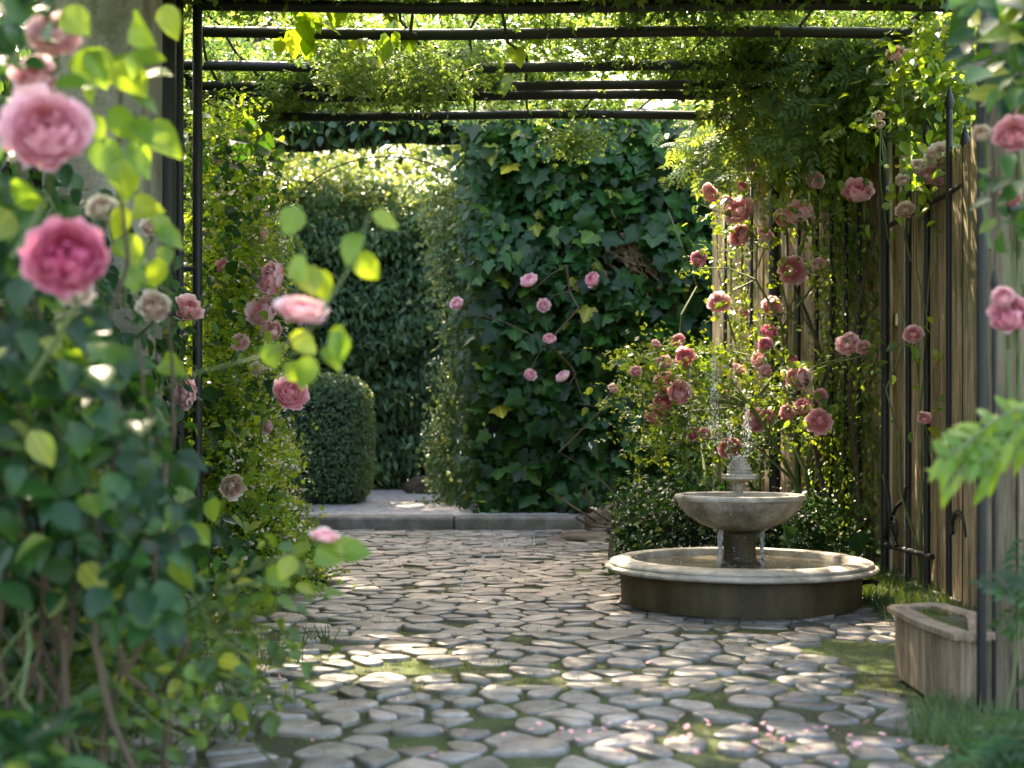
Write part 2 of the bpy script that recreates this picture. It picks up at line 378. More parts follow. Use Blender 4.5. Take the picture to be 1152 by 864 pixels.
def tpl_compound(n=3, lw=0.3, ll=0.42, simple_leaf=True):
    Vs = []; Fs = []; UV = []; b = 0
    base = tpl_kite(lw, 0.25, 0.2) if simple_leaf else tpl_oval(lw, 0.22, 0.2, steps=(0, 0.2, 0.5, 0.8, 1))
    def put(x, y, ang, s, z):
        nonlocal b
        c, sn = math.cos(ang), math.sin(ang)
        R = np.array([[c, sn, 0], [-sn, c, 0], [0, 0, 1]])
        P = (base[0] * s) @ R.T + np.array([x, y, z])
        Vs.append(P); Fs.extend([tuple(i + b for i in f) for f in base[1]]); UV.append(base[2]); b += len(P)
    for i in range(n):
        y = 0.12 + 0.62 * i / max(1, n - 1) if n > 1 else 0.4
        z = -0.2 * y * y
        put(0, y, 0.95, ll * (0.8 + 0.2 * math.sin(i)), z); put(0, y, -0.95, ll * (0.8 + 0.2 * math.cos(i)), z)
    put(0, 0.7, 0, ll, -0.12)
    # rachis strip
    Vs.append(np.array([(-0.008, 0, 0), (0.008, 0, 0), (0.006, 0.8, -0.13), (-0.006, 0.8, -0.13)])); Fs.append((b, b + 1, b + 2, b + 3)); UV.append(np.zeros((4, 3)))
    return np.concatenate(Vs), Fs, np.concatenate(UV)
T_big = tpl_oval(0.4, 0.3, 0.3, 0.01); T_oval = tpl_oval(0.33, 0.3, 0.25, steps=(0, 0.2, 0.5, 0.8, 1)); T_kite = tpl_kite(0.32)
T_long = tpl_oval(0.2, 0.3, 0.35, steps=(0, 0.25, 0.55, 0.8, 1)); T_ivy = tpl_ivy()
T_rose = tpl_compound(2, 0.34, 0.42, True); T_rosebig = tpl_compound(2, 0.34, 0.45, False)
T_wist = tpl_compound(5, 0.2, 0.34, True); T_blade = (np.array([(-0.03, 0, 0), (0.03, 0, 0), (0.02, 0.55, -0.06), (-0.02, 0.55, -0.06), (0, 1, -0.3)]), [(0, 1, 2, 3), (3, 2, 4)], np.zeros((5, 3)))
T_petal = tpl_oval(0.45, 0.35, -0.3, steps=(0, 0.3, 0.65, 0.9, 1))

def scatter(name, tpl, P, Nn, D, size, mat, parent=None, r=None, rs=None):
    rg = rs or rng
    tv, tf, tuv = tpl; N = len(P); n = len(tv)
    P = np.asarray(P); Nn = nrm(Nn); D = np.asarray(D, float)
    D = nrm(D - (D * Nn).sum(1, keepdims=True) * Nn); Sd = np.cross(D, Nn)
    M = np.stack([Sd, D, Nn], axis=2)                     # columns
    sz = np.broadcast_to(size, (N,))
    wv = 0.85 + 0.3 * rg.random(N); lz = 0.4 + 1.3 * rg.random(N)
    t = tv[None] * np.stack([wv, np.ones(N), lz], 1)[:, None, :]
    V = np.einsum('nij,nkj->nki', M, t) * sz[:, None, None] + P[:, None]
    if r is None: r = rg.random(N)
    sizes = np.tile([len(f) for f in tf], N)
    fl = np.concatenate([np.array(f) for f in tf])
    loops = (fl[None] + (np.arange(N) * n)[:, None]).ravel()
    return mesh_np(name, V.reshape(-1, 3), (loops, sizes), mat, False,
                   {'rnd': np.repeat(r, n), 'luv': np.tile(tuv, (N, 1))}, parent)
def rand_dir(n, rs=None): return nrm((rs or rng).normal(size=(n, 3)))
def in_poly(p, poly):
    x, y = p[:, 0], p[:, 1]; ins = np.zeros(len(p), bool); j = len(poly) - 1
    for i in range(len(poly)):
        xi, yi = poly[i]; xj, yj = poly[j]
        c = ((yi > y) != (yj > y)) & (x < (xj - xi) * (y - yi) / (yj - yi + 1e-9) + xi); ins ^= c; j = i
    return ins
def poly_pts(poly, n, d0, d1, rs=None):
    rg = rs or rng; poly = np.array(poly, float); lo, hi = poly.min(0), poly.max(0); out = []
    while len(out) < n:
        p = lo + rg.random((n * 2, 2)) * (hi - lo); out += list(p[in_poly(p, poly)])
    p = np.array(out[:n]); d = d0 + (d1 - d0) * rg.random(n)
    return np.stack([(p[:, 0] - 576) / 1450 * d, d, H - (p[:, 1] - 487) / 1450 * d], 1)
def clumps(centers, per, rad, rs=None):
    rg = rs or rng; n = len(centers) * per
    c = np.repeat(centers, per, 0); off = rg.normal(size=(n, 3)) * rad
    return c + off, off
def leaf_dirs(n, face=(0, -0.5, 0.6), jit=0.7, droop=(0, 0, -1), dj=0.8):
    Nn = nrm(np.asarray(face) + rng.normal(size=(n, 3)) * jit)
    D = nrm(np.asarray(droop) + rng.normal(size=(n, 3)) * dj); return Nn, D

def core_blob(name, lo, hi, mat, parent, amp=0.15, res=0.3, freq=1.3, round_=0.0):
    """lumpy closed box: near-black stand-in for the shaded woody inside of a hedge"""
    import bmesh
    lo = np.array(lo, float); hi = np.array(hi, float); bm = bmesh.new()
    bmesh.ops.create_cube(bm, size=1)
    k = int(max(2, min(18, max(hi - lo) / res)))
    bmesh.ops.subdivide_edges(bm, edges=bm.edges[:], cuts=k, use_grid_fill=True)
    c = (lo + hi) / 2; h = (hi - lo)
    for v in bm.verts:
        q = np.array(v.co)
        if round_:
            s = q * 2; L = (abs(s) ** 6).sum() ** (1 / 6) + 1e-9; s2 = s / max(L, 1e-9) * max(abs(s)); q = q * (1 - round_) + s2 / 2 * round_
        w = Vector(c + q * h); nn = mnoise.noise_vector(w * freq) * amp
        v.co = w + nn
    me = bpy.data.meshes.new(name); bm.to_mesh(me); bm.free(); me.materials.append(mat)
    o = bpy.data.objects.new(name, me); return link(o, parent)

# ------------------------------------------------------------------ rose bloom meshes
def bloom_mesh(name, seed, mat, openness=0.5, layers=8, cabbage=1.0):
    rs = np.random.default_rng(seed); V = []; Fc = []; UV = []; R = []
    cnt = [3, 4, 5, 6, 7, 8, 9, 9][:layers]
    nu, nv = 5, 5
    for k in range(layers):
        f = k / (layers - 1); rad = 0.2 + 0.8 * f
        thm = math.radians(158 - (50 + 28 * openness) * f)      # how far the petal climbs round the cup
        for j in range(cnt[k]):
            ph0 = 2 * math.pi * (j / cnt[k]) + k * 1.1 + rs.normal() * 0.15
            hw = math.pi / cnt[k] * 1.45; tilt = rs.normal() * 0.08; rr = rad * (1 + rs.normal() * 0.04)
            b = len(V); ph_w = rs.random() * 6
            for a in range(nv):
                v = a / (nv - 1)
                for q in range(nu):
                    u = q / (nu - 1) * 2 - 1
                    th = thm * (0.12 + 0.88 * v) * (1 - 0.16 * u * u * v) + tilt
                    w = hw * (0.5 + 0.5 * math.sin(min(1, v * 1.25) * math.pi / 2)) * (1 - 0.3 * max(0, v - 0.75) * 4 * abs(u))
                    ph = ph0 + u * w
                    lip = (0.05 + 0.15 * f) * max(0, v - 0.65) / 0.35                      # edge rolls outwards
                    r_ = rr * (1 + lip + 0.07 * math.sin(4 * u + ph_w) * v) * (0.62 + 0.38 * math.sin(min(v * 1.5, 1) * math.pi / 2))
                    V.append((r_ * math.sin(th) * math.cos(ph), r_ * math.sin(th) * math.sin(ph), -r_ * math.cos(th) * 0.86 - 0.06 * f * 0))
                    UV.append((u, v, 0)); R.append(f)
            for a in range(nv - 1):
                for q in range(nu - 1):
                    i = b + a * nu + q; Fc.append((i, i + 1, i + nu + 1, i + nu))
    me = bpy.data.meshes.new(name); me.from_pydata(V, [], Fc); me.update()
    me.polygons.foreach_set('use_smooth', np.ones(len(me.polygons), bool))
    a1 = me.attributes.new('rnd', 'FLOAT', 'POINT'); a1.data.foreach_set('value', np.array(R, np.float32))
    a2 = me.attributes.new('luv', 'FLOAT_VECTOR', 'POINT'); a2.data.foreach_set('vector', np.array(UV, np.float32).ravel())
    me.materials.append(mat); return me
BL = {}
for key, mt in (('pink', P_pink), ('rich', P_rich), ('hot', P_hot), ('peach', P_peach), ('cream', P_cream), ('mag', P_mag)):
    BL[key] = [bloom_mesh('bloom_' + key, s * 11 + len(key), mt, op) for s, op in ((1, 0.1), (2, 0.35), (3, 0.75))]
def add_bloom(parent, p, r, kind='pink', face=None, var=None, stems=None, root=None, squash=1.0, label=None):
    me = BL[kind][random.randrange(3) if var is None else var]
    o = bpy.data.objects.new('bloom', me)
    f = Vector(face) if face is not None else Vector((random.gauss(-0.1, 0.35), -0.8 + random.gauss(0, 0.25), random.gauss(0.45, 0.3)))
    q = f.normalized().to_track_quat('Z', 'Y')
    o.rotation_euler = (q.to_matrix() @ Matrix.Rotation(random.random() * 6.28, 3, 'Z')).to_euler()
    o.scale = (r, r, r * squash); o.location = tuple(p); link(o, parent)
    if label: o['label'] = label
    if stems is not None:
        p0 = Vector(p) - f.normalized() * r * 0.8
        p1 = Vector(root) if root is not None else p0 + Vector((random.gauss(0, 0.1), 0.15, -0.3))
        mid = (p0 + p1) / 2 + Vector((random.gauss(0, .04), random.gauss(0, .04), 0.06)) - f.normalized() * 0.08
        stems.tube([p0, p0 - f.normalized() * 0.06 + Vector((0, 0, -.02)), mid, p1], [0.006, 0.005, 0.006, 0.008], 5)
    return o
def wander(p0, p1, n=8, amp=0.12):
    p0, p1 = Vector(p0), Vector(p1); out = []
    for i in range(n + 1):
        t = i / n; k = math.sin(math.pi * t) * amp
        out.append(p0.lerp(p1, t) + Vector((random.gauss(0, k), random.gauss(0, k), random.gauss(0, k * 0.5))))
    return out
#==== STRUCTURE
# ------------------------------------------------------------------ ground
def sheet(name, x0, x1, y0, y1, z, mat, nx=2, ny=2, amp=0.0):
    V = []; Fc = []
    for j in range(ny + 1):
        for i in range(nx + 1):
            x = x0 + (x1 - x0) * i / nx; y = y0 + (y1 - y0) * j / ny
            V.append((x, y, z + (amp * mnoise.noise(Vector((x * 1.3, y * 1.3, 3))) if amp else 0)))
    for j in range(ny):
        for i in range(nx):
            a = j * (nx + 1) + i; Fc.append((a, a + 1, a + nx + 2, a + nx + 1))
    o = mesh_np(name, V, Fc, mat, True); o['kind'] = 'structure'; return o
sheet('ground', -150, 150, -60, 240, -0.03, M_mossg)
def bedz(x, y): return 0.008 * mnoise.noise(Vector((x * 1.3, y * 1.3, 3)))
sheet('moss_bed', -3.4, 3.2, 0.8, 13.85, 0.0, M_mossg, 60, 110, 0.008)

def clip(poly, nx, ny, c):
    out = []
    for i in range(len(poly)):
        a = poly[i]; b = poly[(i + 1) % len(poly)]
        da = a[0] * nx + a[1] * ny - c; db = b[0] * nx + b[1] * ny - c
        if da <= 0: out.append(a)
        if (da < 0 < db) or (db < 0 < da):
            t = da / (da - db); out.append((a[0] + (b[0] - a[0]) * t, a[1] + (b[1] - a[1]) * t))
    return out
FC = at(832, 487, 7.84)[:2]                     # fountain centre
def path_l(y): return -1.75 + 0.05 * y if y < 8 else -1.35 - 0.11 * (y - 8)
def cobbles():
    sx, sy = 0.26, 0.118; nx, ny = int(6.2 / sx), int(12.8 / sy)
    rs = np.random.default_rng(21); pts = {}
    for j in range(-1, ny + 1):
        for i in range(-1, nx + 1):
            pts[i, j] = (-3.1 + (i + 0.5 * (j % 2) + rs.uniform(-.45, .45)) * sx, 1.05 + (j + rs.uniform(-.42, .42)) * sy)
    V = []; Fc = []; R = []; Hh = []
    for (i, j), (x, y) in pts.items():
        if not (0 <= i < nx and 0 <= j < ny): continue
        if math.hypot(x - FC[0], y - FC[1]) < 0.62: continue
        mossy = mnoise.noise(Vector((x * 0.9, y * 0.9, 9.3)))
        edge = path_l(y) - x
        if y < 6.5 and x > 1.45 + 0.1 * mossy: continue
        if x > 2.55: continue
        pm = 0.04 + max(0, mossy) * 0.45 * (1 if y < 8.5 else 0.15)
        if edge > 0: pm = 0.35 + edge * 0.9
        if y < 4.6: pm += 0.06
        if rs.random() < pm: continue
        poly = [(x - .5, y - .5), (x + .5, y - .5), (x + .5, y + .5), (x - .5, y + .5)]
        for dj in (-2, -1, 0, 1, 2):
            for di in (-2, -1, 0, 1, 2):
                if (di or dj) and (i + di, j + dj) in pts:
                    qx, qy = pts[i + di, j + dj]; ax, ay = qx - x, qy - y; L = math.hypot(ax, ay)
                    poly = clip(poly, ax / L, ay / L, (ax * (x + qx) / 2 + ay * (y + qy) / 2) / L)
        if len(poly) < 3: continue
        cx = sum(p[0] for p in poly) / len(poly); cy = sum(p[1] for p in poly) / len(poly)
        for _ in range(2):
            poly = [((1 - t) * poly[a][0] + t * poly[(a + 1) % len(poly)][0], (1 - t) * poly[a][1] + t * poly[(a + 1) % len(poly)][1]) for a in range(len(poly)) for t in (0.22, 0.78)]
        mr = sum(math.hypot(p[0] - cx, p[1] - cy) for p in poly) / len(poly)
        g = rs.uniform(0.003, 0.007) if y > 8 else rs.uniform(0.004, 0.012) if y > 5.6 else rs.uniform(.006, .02); s0 = max(0.5, 1 - g / mr) * (rs.uniform(0.84, 1) if y < 6.5 else 1)
        top = rs.uniform(0.01, 0.024); tx, ty = rs.normal(0, 0.03, 2); n = len(poly); b = len(V); rr = rs.random(); z0 = bedz(cx, cy)
        rings = ((1.0, -0.03, 0), (1.0, 0.4, .25), (0.975, 0.75, 0.5), (0.92, 0.93, 0.85), (0.74, 0.985, 1), (0.36, 1.0, 1))
        for s, zz, hh in rings:
            for p in poly:
                dx, dy = (p[0] - cx) * s0 * s, (p[1] - cy) * s0 * s
                V.append((cx + dx, cy + dy, z0 + (top * zz + (tx * dx + ty * dy) * (zz > 0.3) if zz > 0 else -0.02))); R.append(rr); Hh.append(hh)
        V.append((cx, cy, z0 + top)); R.append(rr); Hh.append(1)
        for k in range(len(rings) - 1):
            for a in range(n):
                a2 = (a + 1) % n; Fc.append((b + k * n + a, b + k * n + a2, b + (k + 1) * n + a2, b + (k + 1) * n + a))
        k = (len(rings) - 1) * n
        for a in range(n): Fc.append((b + k + a, b + k + (a + 1) % n, b + len(rings) * n))
    o = mesh_np('cobblestone_paving', V, Fc, M_cob, True, {'rnd': R, 'hgt': Hh}); o['kind'] = 'structure'
    return pts
cobbles()
# rear path, one step up
sheet('rear_path', -3.2, 1.6, 14.02, 24, 0.15, M_gravel)
mb = MB()
xs = np.array([-2.4, -0.62, 0.78])
for i in range(2):
    w = xs[i + 1] - xs[i]; mb.box(((xs[i] + xs[i + 1]) / 2, 13.98 + random.uniform(-.02, .02), 0.06), (w - 0.008, 0.42, 0.19 + random.uniform(-.004, .004)), random.uniform(-.01, .01))
mb.build('stone_step', M_step, bevel=0.03)['kind'] = 'structure'

# ------------------------------------------------------------------ fences
def wood_fence(label, a, b, h, z0=0.04, group='wooden fences', wmin=.17, wmax=.27):
    a = np.array(a, float); b = np.array(b, float); L = np.linalg.norm(b - a); u = (b - a) / L; ang = math.atan2(u[1], u[0]); nx, ny = -u[1], u[0]
    if nx < 0: nx, ny = -nx, -ny                    # towards the back of the fence
    mid = (a + b) / 2
    t = thing('wooden_fence', (mid[0], mid[1], 0), label, 'fence', group)
    mb = MB(); d = 0.0
    while d < L:
        w = min(random.uniform(wmin, wmax), L - d); hh = h + random.uniform(-.1, .04); c = a + u * (d + w / 2); o_ = random.uniform(-.012, .012)
        mb.box((c[0] + nx * o_, c[1] + ny * o_, z0 + hh / 2), (w, .026, hh), ang, random.random()); d += w + random.uniform(.006, .035)
    mb.build('board_panel', W_fence, t, bevel=0.004)
    for zz in (0.35, h * 0.55, h - 0.3):
        r = MB(); r.box((mid[0] + nx * .055, mid[1] + ny * .055, zz), (L, .06, .09), ang, 0.3); r.build('rail', W_fence, t)
    for d in np.arange(0.1, L, 1.8):
        c = a + u * d; r = MB(); r.box((c[0] + nx * .14, c[1] + ny * .14, (h - .1) / 2), (.1, .1, h - .1), ang, .5); r.build('post', W_fence, t)
    return t
FA, FB = (2.78, 9.42), (1.92, 12.35)
def fl(x=None, y=None, off=0.0):      # a point on the tall fence line, off metres in front of it
    f = (y - FA[1]) / (FB[1] - FA[1]); return FA[0] + (FB[0] - FA[0]) * f - off
wood_fence('tall weathered board fence behind the fountain and the pink roses', FA, FB, 3.42)
wood_fence('lower board fence between the iron gate bars and the planter box', (2.5, 6.1), (2.82, 9.36), 2.75, wmin=.2, wmax=.3)
sheet('stone_kerb', 2.35, 2.72, 6.2, 9.3, 0.03, M_step)

# near damp board wall at the right edge
t = thing('board_wall', (1.95, 4.85, 0), 'tall damp board wall at the right edge behind the thick black post', 'wall')
mb = MB(); x = 1.755; yy = 4.84
for k in range(6):
    w = random.uniform(0.13, 0.19); mb.box((x + w / 2, yy + random.uniform(-.004, .004), 1.55), (w - 0.006, 0.03, 3.1), 0, random.random()); x += w
mb.build('board_panel', W_post, t, bevel=0.004)
r = MB(); r.box((2.2, 4.9, 1.0), (0.9, 0.07, 0.09), 0, .2); r.build('rail', W_post, t)

# stone pillar, left
t = thing('stone_pillar', (-1.93, 6.1, 0), 'weathered grey stone pillar standing behind the big pink roses', 'pillar')
mb = MB(); mb.box((-1.93, 6.1, 1.9), (0.46, 0.42, 3.8), 0.05)
o = mb.build('shaft', M_pillar, t, bevel=0.02)
mb = MB(); mb.box((-1.93, 6.1, 0.14), (0.58, 0.54, 0.28), 0.05); mb.build('plinth', M_pillar, t, bevel=0.02)
mb = MB(); mb.box((-1.93, 6.1, 3.87), (0.6, 0.56, 0.14), 0.05); mb.build('cap', M_pillar, t, bevel=0.03)

# ------------------------------------------------------------------ iron pergola
t = thing('iron_pergola', (0.2, 8.6, 0), 'black iron pergola with round crossbars over the cobbled court', 'pergola')
PZ = 3.66
def bar(pts, r, name, parent, n=10, sm=True):
    m = MB(); m.tube(pts, r, n); return m.build(name, M_iron, parent, smooth=sm, angle=40)
def ripple(x0, x1, y, z, amp=0.02, n=14):
    return [(x0 + (x1 - x0) * i / n, y, z + amp * math.sin(i * 0.55 + x0 * 3 + y) ) for i in range(n + 1)]
for (px, py_, xr) in ((130, 275, 1.62), (108, 222, 1.4), (97, 258, 2.0), (75, 250, 2.1), (37, 222, 2.2), (7, 222, 2.55)):
    d = (PZ - H) * 1450 / (487 - px); xl = (py_ - 576) / 1450 * d
    if px > 70: xl = -2.45
    bar(ripple(xl, xr + (0.9 if px > 100 else 0.4), d, PZ, 0.012), 0.036, 'crossbar', t)
for y in (6.9, 6.0, 5.1, 4.2, 3.3, 2.4, 1.5): bar(ripple(-2.3, 2.4, y, PZ), 0.034, 'crossbar', t)  # unseen near bars, added to carry the shading vine
for sx, xx in ((-1, -2.44), (1, 2.62)):
    bar([(xx, 10.75, PZ + 0.075), (xx, 1.2, PZ + 0.075)], 0.03, 'side_rail', t)
bar([(-1.94, 7.95, 0), (-1.94, 7.95, 4.4)], 0.03, 'post', t)
for x_, d_, r_ in ((177, 7.6, 0.03), (189, 7.5, 0.047), (202, 7.7, 0.024)):
    p = at(x_, 487, d_); bar([(p[0], d_, 0), (p[0], d_, 4.3)], r_, 'post', t)
bar([at(180, 302, 7.6) + np.array([-.05, 0, 0]), at(222, 302, 7.95)], 0.015, 'tie_bar', t)

# near iron post and thin rod at the right edge
t = thing('iron_post', (1.725, 4.72, 0), 'thick black iron post between the planter box and the damp boards', 'post')
bar([(1.712, 4.7, 0), (1.712, 4.7, 3.6)], 0.0175, 'shaft', t)
bar([(1.712, 4.7, 0), (1.712, 4.7, 0.03)], 0.04, 'foot', t)
t = thing('iron_rod', (1.79, 4.78, 0), 'thin iron rod standing against the damp boards', 'rod')
bar([(1.79, 4.785, 0.0), (1.79, 4.785, 1.6)], 0.008, 'shaft', t)
bar([(1.79, 4.785, 1.6), (1.79, 4.785, 1.66)], [0.014, 0.002], 'tip', t)

# iron railing along the tall fence
t = thing('iron_railing', (2.2, 10.9, 0), 'black iron railing of spear-topped bars against the tall board fence', 'railing')
for y in (9.62, 9.8, 10.0, 10.22, 10.5, 10.9, 11.3, 11.8):
    m = MB(); hgt = 3.45 + random.uniform(-.05, .03); X = fl(y=y, off=.13)
    m.tube([(X, y, 0.1), (X, y, hgt)], 0.018, 8); m.tube([(X, y, hgt), (X, y, hgt + .03), (X, y, hgt + 0.14)], [0.014, 0.03, 0.002], 6)
    m.build('bar', M_iron, t, smooth=True)
bar([(fl(y=9.5, off=.13), 9.5, 3.3), (fl(y=12.2, off=.13), 12.2, 3.3)], 0.02, 'rail', t)
bar([(fl(y=9.5, off=.13), 9.5, 0.4), (fl(y=12.2, off=.13), 12.2, 0.4)], 0.02, 'rail', t)
X = fl(y=10.75, off=.2); bar([(X, 10.75, 0), (X, 10.75, 3.2)], 0.05, 'post', t)

# iron gate, near section
t = thing('iron_gate', (2.6, 8.3, 0), 'tall black iron gate with scrollwork in front of the lower board fence', 'gate')
GX = 2.64
for px, zt in ((1022, 2.7), (1043, 2.9), (1068, 3.0), (1086, 2.7)):
    y = GX * 1450 / (px - 576); bar([(GX, y, 0.03), (GX, y, zt)], 0.02, 'bar', t)
    bar([(GX, y, zt), (GX, y, zt + .04), (GX, y, zt + .15)], [0.015, 0.032, 0.003], 'spear', t)
bar([(GX, 9.12, 0), (GX, 9.12, PZ)], 0.03, 'hinge_post', t)
bar([(GX, 9.12, 0.045), (GX, 7.4, 0.05)], 0.017, 'rail', t)
bar([(GX, 9.12, 0.26), (GX, 8.1, 0.27)], 0.02, 'rail', t)
bar([(GX, 9.12, 2.5), (GX, 7.4, 2.5)], 0.017, 'rail', t)
G2 = GX - .02
def scroll(cy, cz, r0, turns, flip, x=G2):
    pts = []
    for i in range(26):
        a = i / 25 * turns * 2 * math.pi; r = r0 * (1 - 0.75 * i / 25)
        pts.append((x, cy + flip * r * math.cos(a), cz + r * math.sin(a)))
    return pts
bar([(G2, 9.08, 0.75), (G2, 8.98, 0.62), (G2, 8.94, 0.48), (G2, 8.9, 0.38), (G2, 8.78, 0.28)], 0.015, 'scroll', t)
bar([(G2, 9.06, 0.32), (G2, 8.96, 0.42), (G2, 8.8, 0.54), (G2, 8.62, 0.6), (G2, 8.56, 0.68)], 0.014, 'scroll', t)
bar(scroll(8.86, 0.38, 0.12, 1.3, 1), 0.01, 'scroll', t)
bar(scroll(7.62, 0.45, 0.2, 0.5, -1), 0.014, 'scroll', t)

# far thin garden arch over the rear passage
t = thing('garden_arch', (-1.6, 18.2, 0.15), 'thin iron arch curving over the rear passage', 'arch')
pts = []
for i in range(25):
    a = math.pi * i / 24; pts.append((-1.75 + 1.45 * -math.cos(a), 18.2, 3.9 + 1.05 * math.sin(a)))
bar([(-3.2, 18.2, .15)] + pts + [(-.3, 18.2, .15)], 0.011, 'hoop', t)
#==== PLANTS
# ------------------------------------------------------------------ ivy wall (back) with its overhang
def facing(n, f, jit): return nrm(np.asarray(f, float) + rng.normal(size=(n, 3)) * jit)
t = thing('ivy_wall', (1.3, 14.9, 0), 'tall wall of dark lobed ivy leaves closing the court behind the fountain', 'ivy')
core_blob('shade_core', (-0.28, 14.75, 0.05), (3.1, 16.6, 4.75), M_core, t, 0.12, 0.35)
core_blob('shade_core', (-4.6, 15.4, 4.75), (0.4, 16.6, 5.4), M_core, t, 0.16, 0.35)
n = 4600
x = rng.uniform(-0.42, 3.0, n); z = rng.uniform(0.1, 4.8, n)
kp = ((x - 1.3) / .32) ** 2 + ((z - 3.15 + .5 * (x - 1.3)) / .33) ** 2 > 1 - .5 * rng.random(n); x = x[kp]; z = z[kp]; n = len(x)
dep = 14.55 + 0.28 * np.array([mnoise.noise(Vector((a * 1.5, b * 1.5, 0))) for a, b in zip(x, z)]) + rng.uniform(-0.1, 0.22, n)
P = np.stack([x, dep, z], 1); Nn = facing(n, (-0.05, -1, 0.5), 0.55); D = nrm(np.array([0, -0.25, -1]) + rng.normal(size=(n, 3)) * 0.6)
scatter('foliage', T_ivy, P, Nn, D, 0.1 + 0.18 * rng.random(n) ** 1.6, L_ivy, t)
m = MB()
for k in range(46):
    a_ = (1.3 + random.gauss(0, .2), 14.62 + random.gauss(0, .03), 3.1 + random.gauss(0, .22)); m.tube(wander(a_, (a_[0] + random.gauss(.25, .12), 14.6, a_[2] - random.uniform(.1, .45)), 5, .05), [.02, .024, .02, .016, .012, .006], 5)
m.build('bare_stems', M_bare, t)
n = 2600                                                     # loose edge towards the passage and overhang
P1 = np.stack([rng.normal(-0.5, 0.09, 1700), rng.uniform(14.6, 17.5, 1700), rng.uniform(0.2, 4.8, 1700)], 1)
P2 = np.stack([rng.uniform(-4.4, 0.2, 2600), rng.uniform(15.1, 15.6, 2600), 5.02 + rng.normal(0, 0.22, 2600)], 1)
P2[:, 2] += 0.10 * np.cos(P2[:, 0] * 1.4)
P = np.concatenate([P1, P2]); n = len(P)
scatter('edge_foliage', T_oval, P, facing(n, (-0.5, -0.8, 0.5), 0.5), nrm(np.array([-0.2, 0, -1]) + rng.normal(size=(n, 3)) * 0.5), rng.uniform(0.07, 0.16, n), L_hedge, t)
# fine fringe bush at the corner of the passage
t = thing('corner_bush', (-0.55, 17.3, 0.15), 'feathery pale green bush at the corner of the ivy wall', 'bush')
n = 6500; zz = rng.uniform(0.1, 4.3, n); P = np.stack([-0.72 - 0.12 * np.sin(zz * 2.1) + rng.normal(0, 0.16, n), 16.8 + rng.normal(0, 0.4, n), zz], 1)
scatter('foliage', T_kite, P, facing(n, (-0.6, -0.5, 0.6), 0.6), rand_dir(n) + np.array([-.3, -.2, -.5]), rng.uniform(0.05, 0.11, n), L_box, t)
m = MB(); 
for k in range(7): m.tube(wander((-0.6, 16.9, 0.15), (-0.7 + random.gauss(0, .1), 16.8, 3.8), 7, 0.1), 0.02, 5)
m.build('stems', M_bark, t)

# ------------------------------------------------------------------ rear hedge, side hedge, clipped round hedge
t = thing('tall_hedge', (-1.5, 21.6, 0.15), 'very tall dark hedge with drooping sprays closing the rear passage', 'hedge')
core_blob('shade_core', (-5.5, 20.8, 0.15), (2.6, 22.6, 4.6), M_core, t, 0.3, 0.5, 0.8, 0.5)
n = 34000; x = rng.uniform(-5.6, 2.6, n); z = 0.15 + rng.random(n) ** 0.8 * 5.0
row = 0.1 * np.sin(z * 7 + 2.5 * np.sin(x * 1.7)) + 0.25 * np.array([mnoise.noise(Vector((a * 1.1, b * 1.3, 4))) for a, b in zip(x, z)]) 
P = np.stack([x, 20.5 + row + 0.35 * (z / 5) ** 3 + rng.normal(0, 0.12, n), z], 1)
scatter('foliage', T_long, P, facing(n, (0, -0.55, 0.85), 0.35), nrm(np.array([0.25, -0.9, -0.5]) + rng.normal(size=(n, 3)) * 0.45), rng.uniform(0.09, 0.18, n), L_fhedge, t)
n = 12000; x = rng.uniform(-5.6, 2.6, n); P = np.stack([x, rng.uniform(20.4, 22.6, n), 4.7 + rng.normal(0, 0.3, n) + 0.35 * np.sin(x * 1.6)], 1)
scatter('top_foliage', T_kite, P, facing(n, (0, -0.3, 1), 0.6), rand_dir(n), rng.uniform(0.09, 0.18, n), L_far, t)

t = thing('side_hedge', (-4.2, 12, 0), 'tall green hedge running along the left side behind the rose trellis', 'hedge')
core_blob('shade_core', (-5.2, 4.5, 0), (-3.6, 21, 3.9), M_core, t, 0.25, 0.9, 0.7, 0.4)
n = 16000; y = rng.uniform(4.5, 21, n); P = np.stack([-3.45 + rng.normal(0, 0.14, n), y, rng.uniform(0.05, 4.1, n)], 1)
scatter('foliage', T_kite, P, facing(n, (1, -0.3, 0.5), 0.5), rand_dir(n) + np.array([0, 0, -0.6]), rng.uniform(0.09, 0.18, n), L_hedge, t)

t = thing('clipped_hedge', (-2.35, 16.6, 0.15), 'low clipped box hedge with a rounded top beside the rear path', 'hedge')
core_blob('shade_core', (-3.1, 16.15, 0.15), (-1.95, 17.4, 1.6), M_core, t, 0.03, 0.2, 1.5, 0.6)
# surface points of a rounded box
n = 24000; q = rng.uniform(-1, 1, (n, 3)); ax = rng.integers(0, 3, n); sg = np.where(rng.random(n) < .5, -1., 1.); q[np.arange(n), ax] = sg
L = (abs(q) ** 5).sum(1) ** (1 / 5); q = q / L[:, None]
nn_ = nrm(np.sign(q) * abs(q) ** 4)
hx = np.array([0.64, 0.68, 0.8]); cc = np.array([-2.5, 16.78, 0.93])
P = cc + q * hx + rng.normal(0, 0.02, (n, 3)); P[:, 2] += 0.05 * (1 - q[:, 0] ** 2) * (q[:, 2] > 0.5)
scatter('foliage', T_kite, P, nrm(nn_ + rng.normal(size=(n, 3)) * 0.6), rand_dir(n), rng.uniform(0.035, 0.065, n), L_box, t)

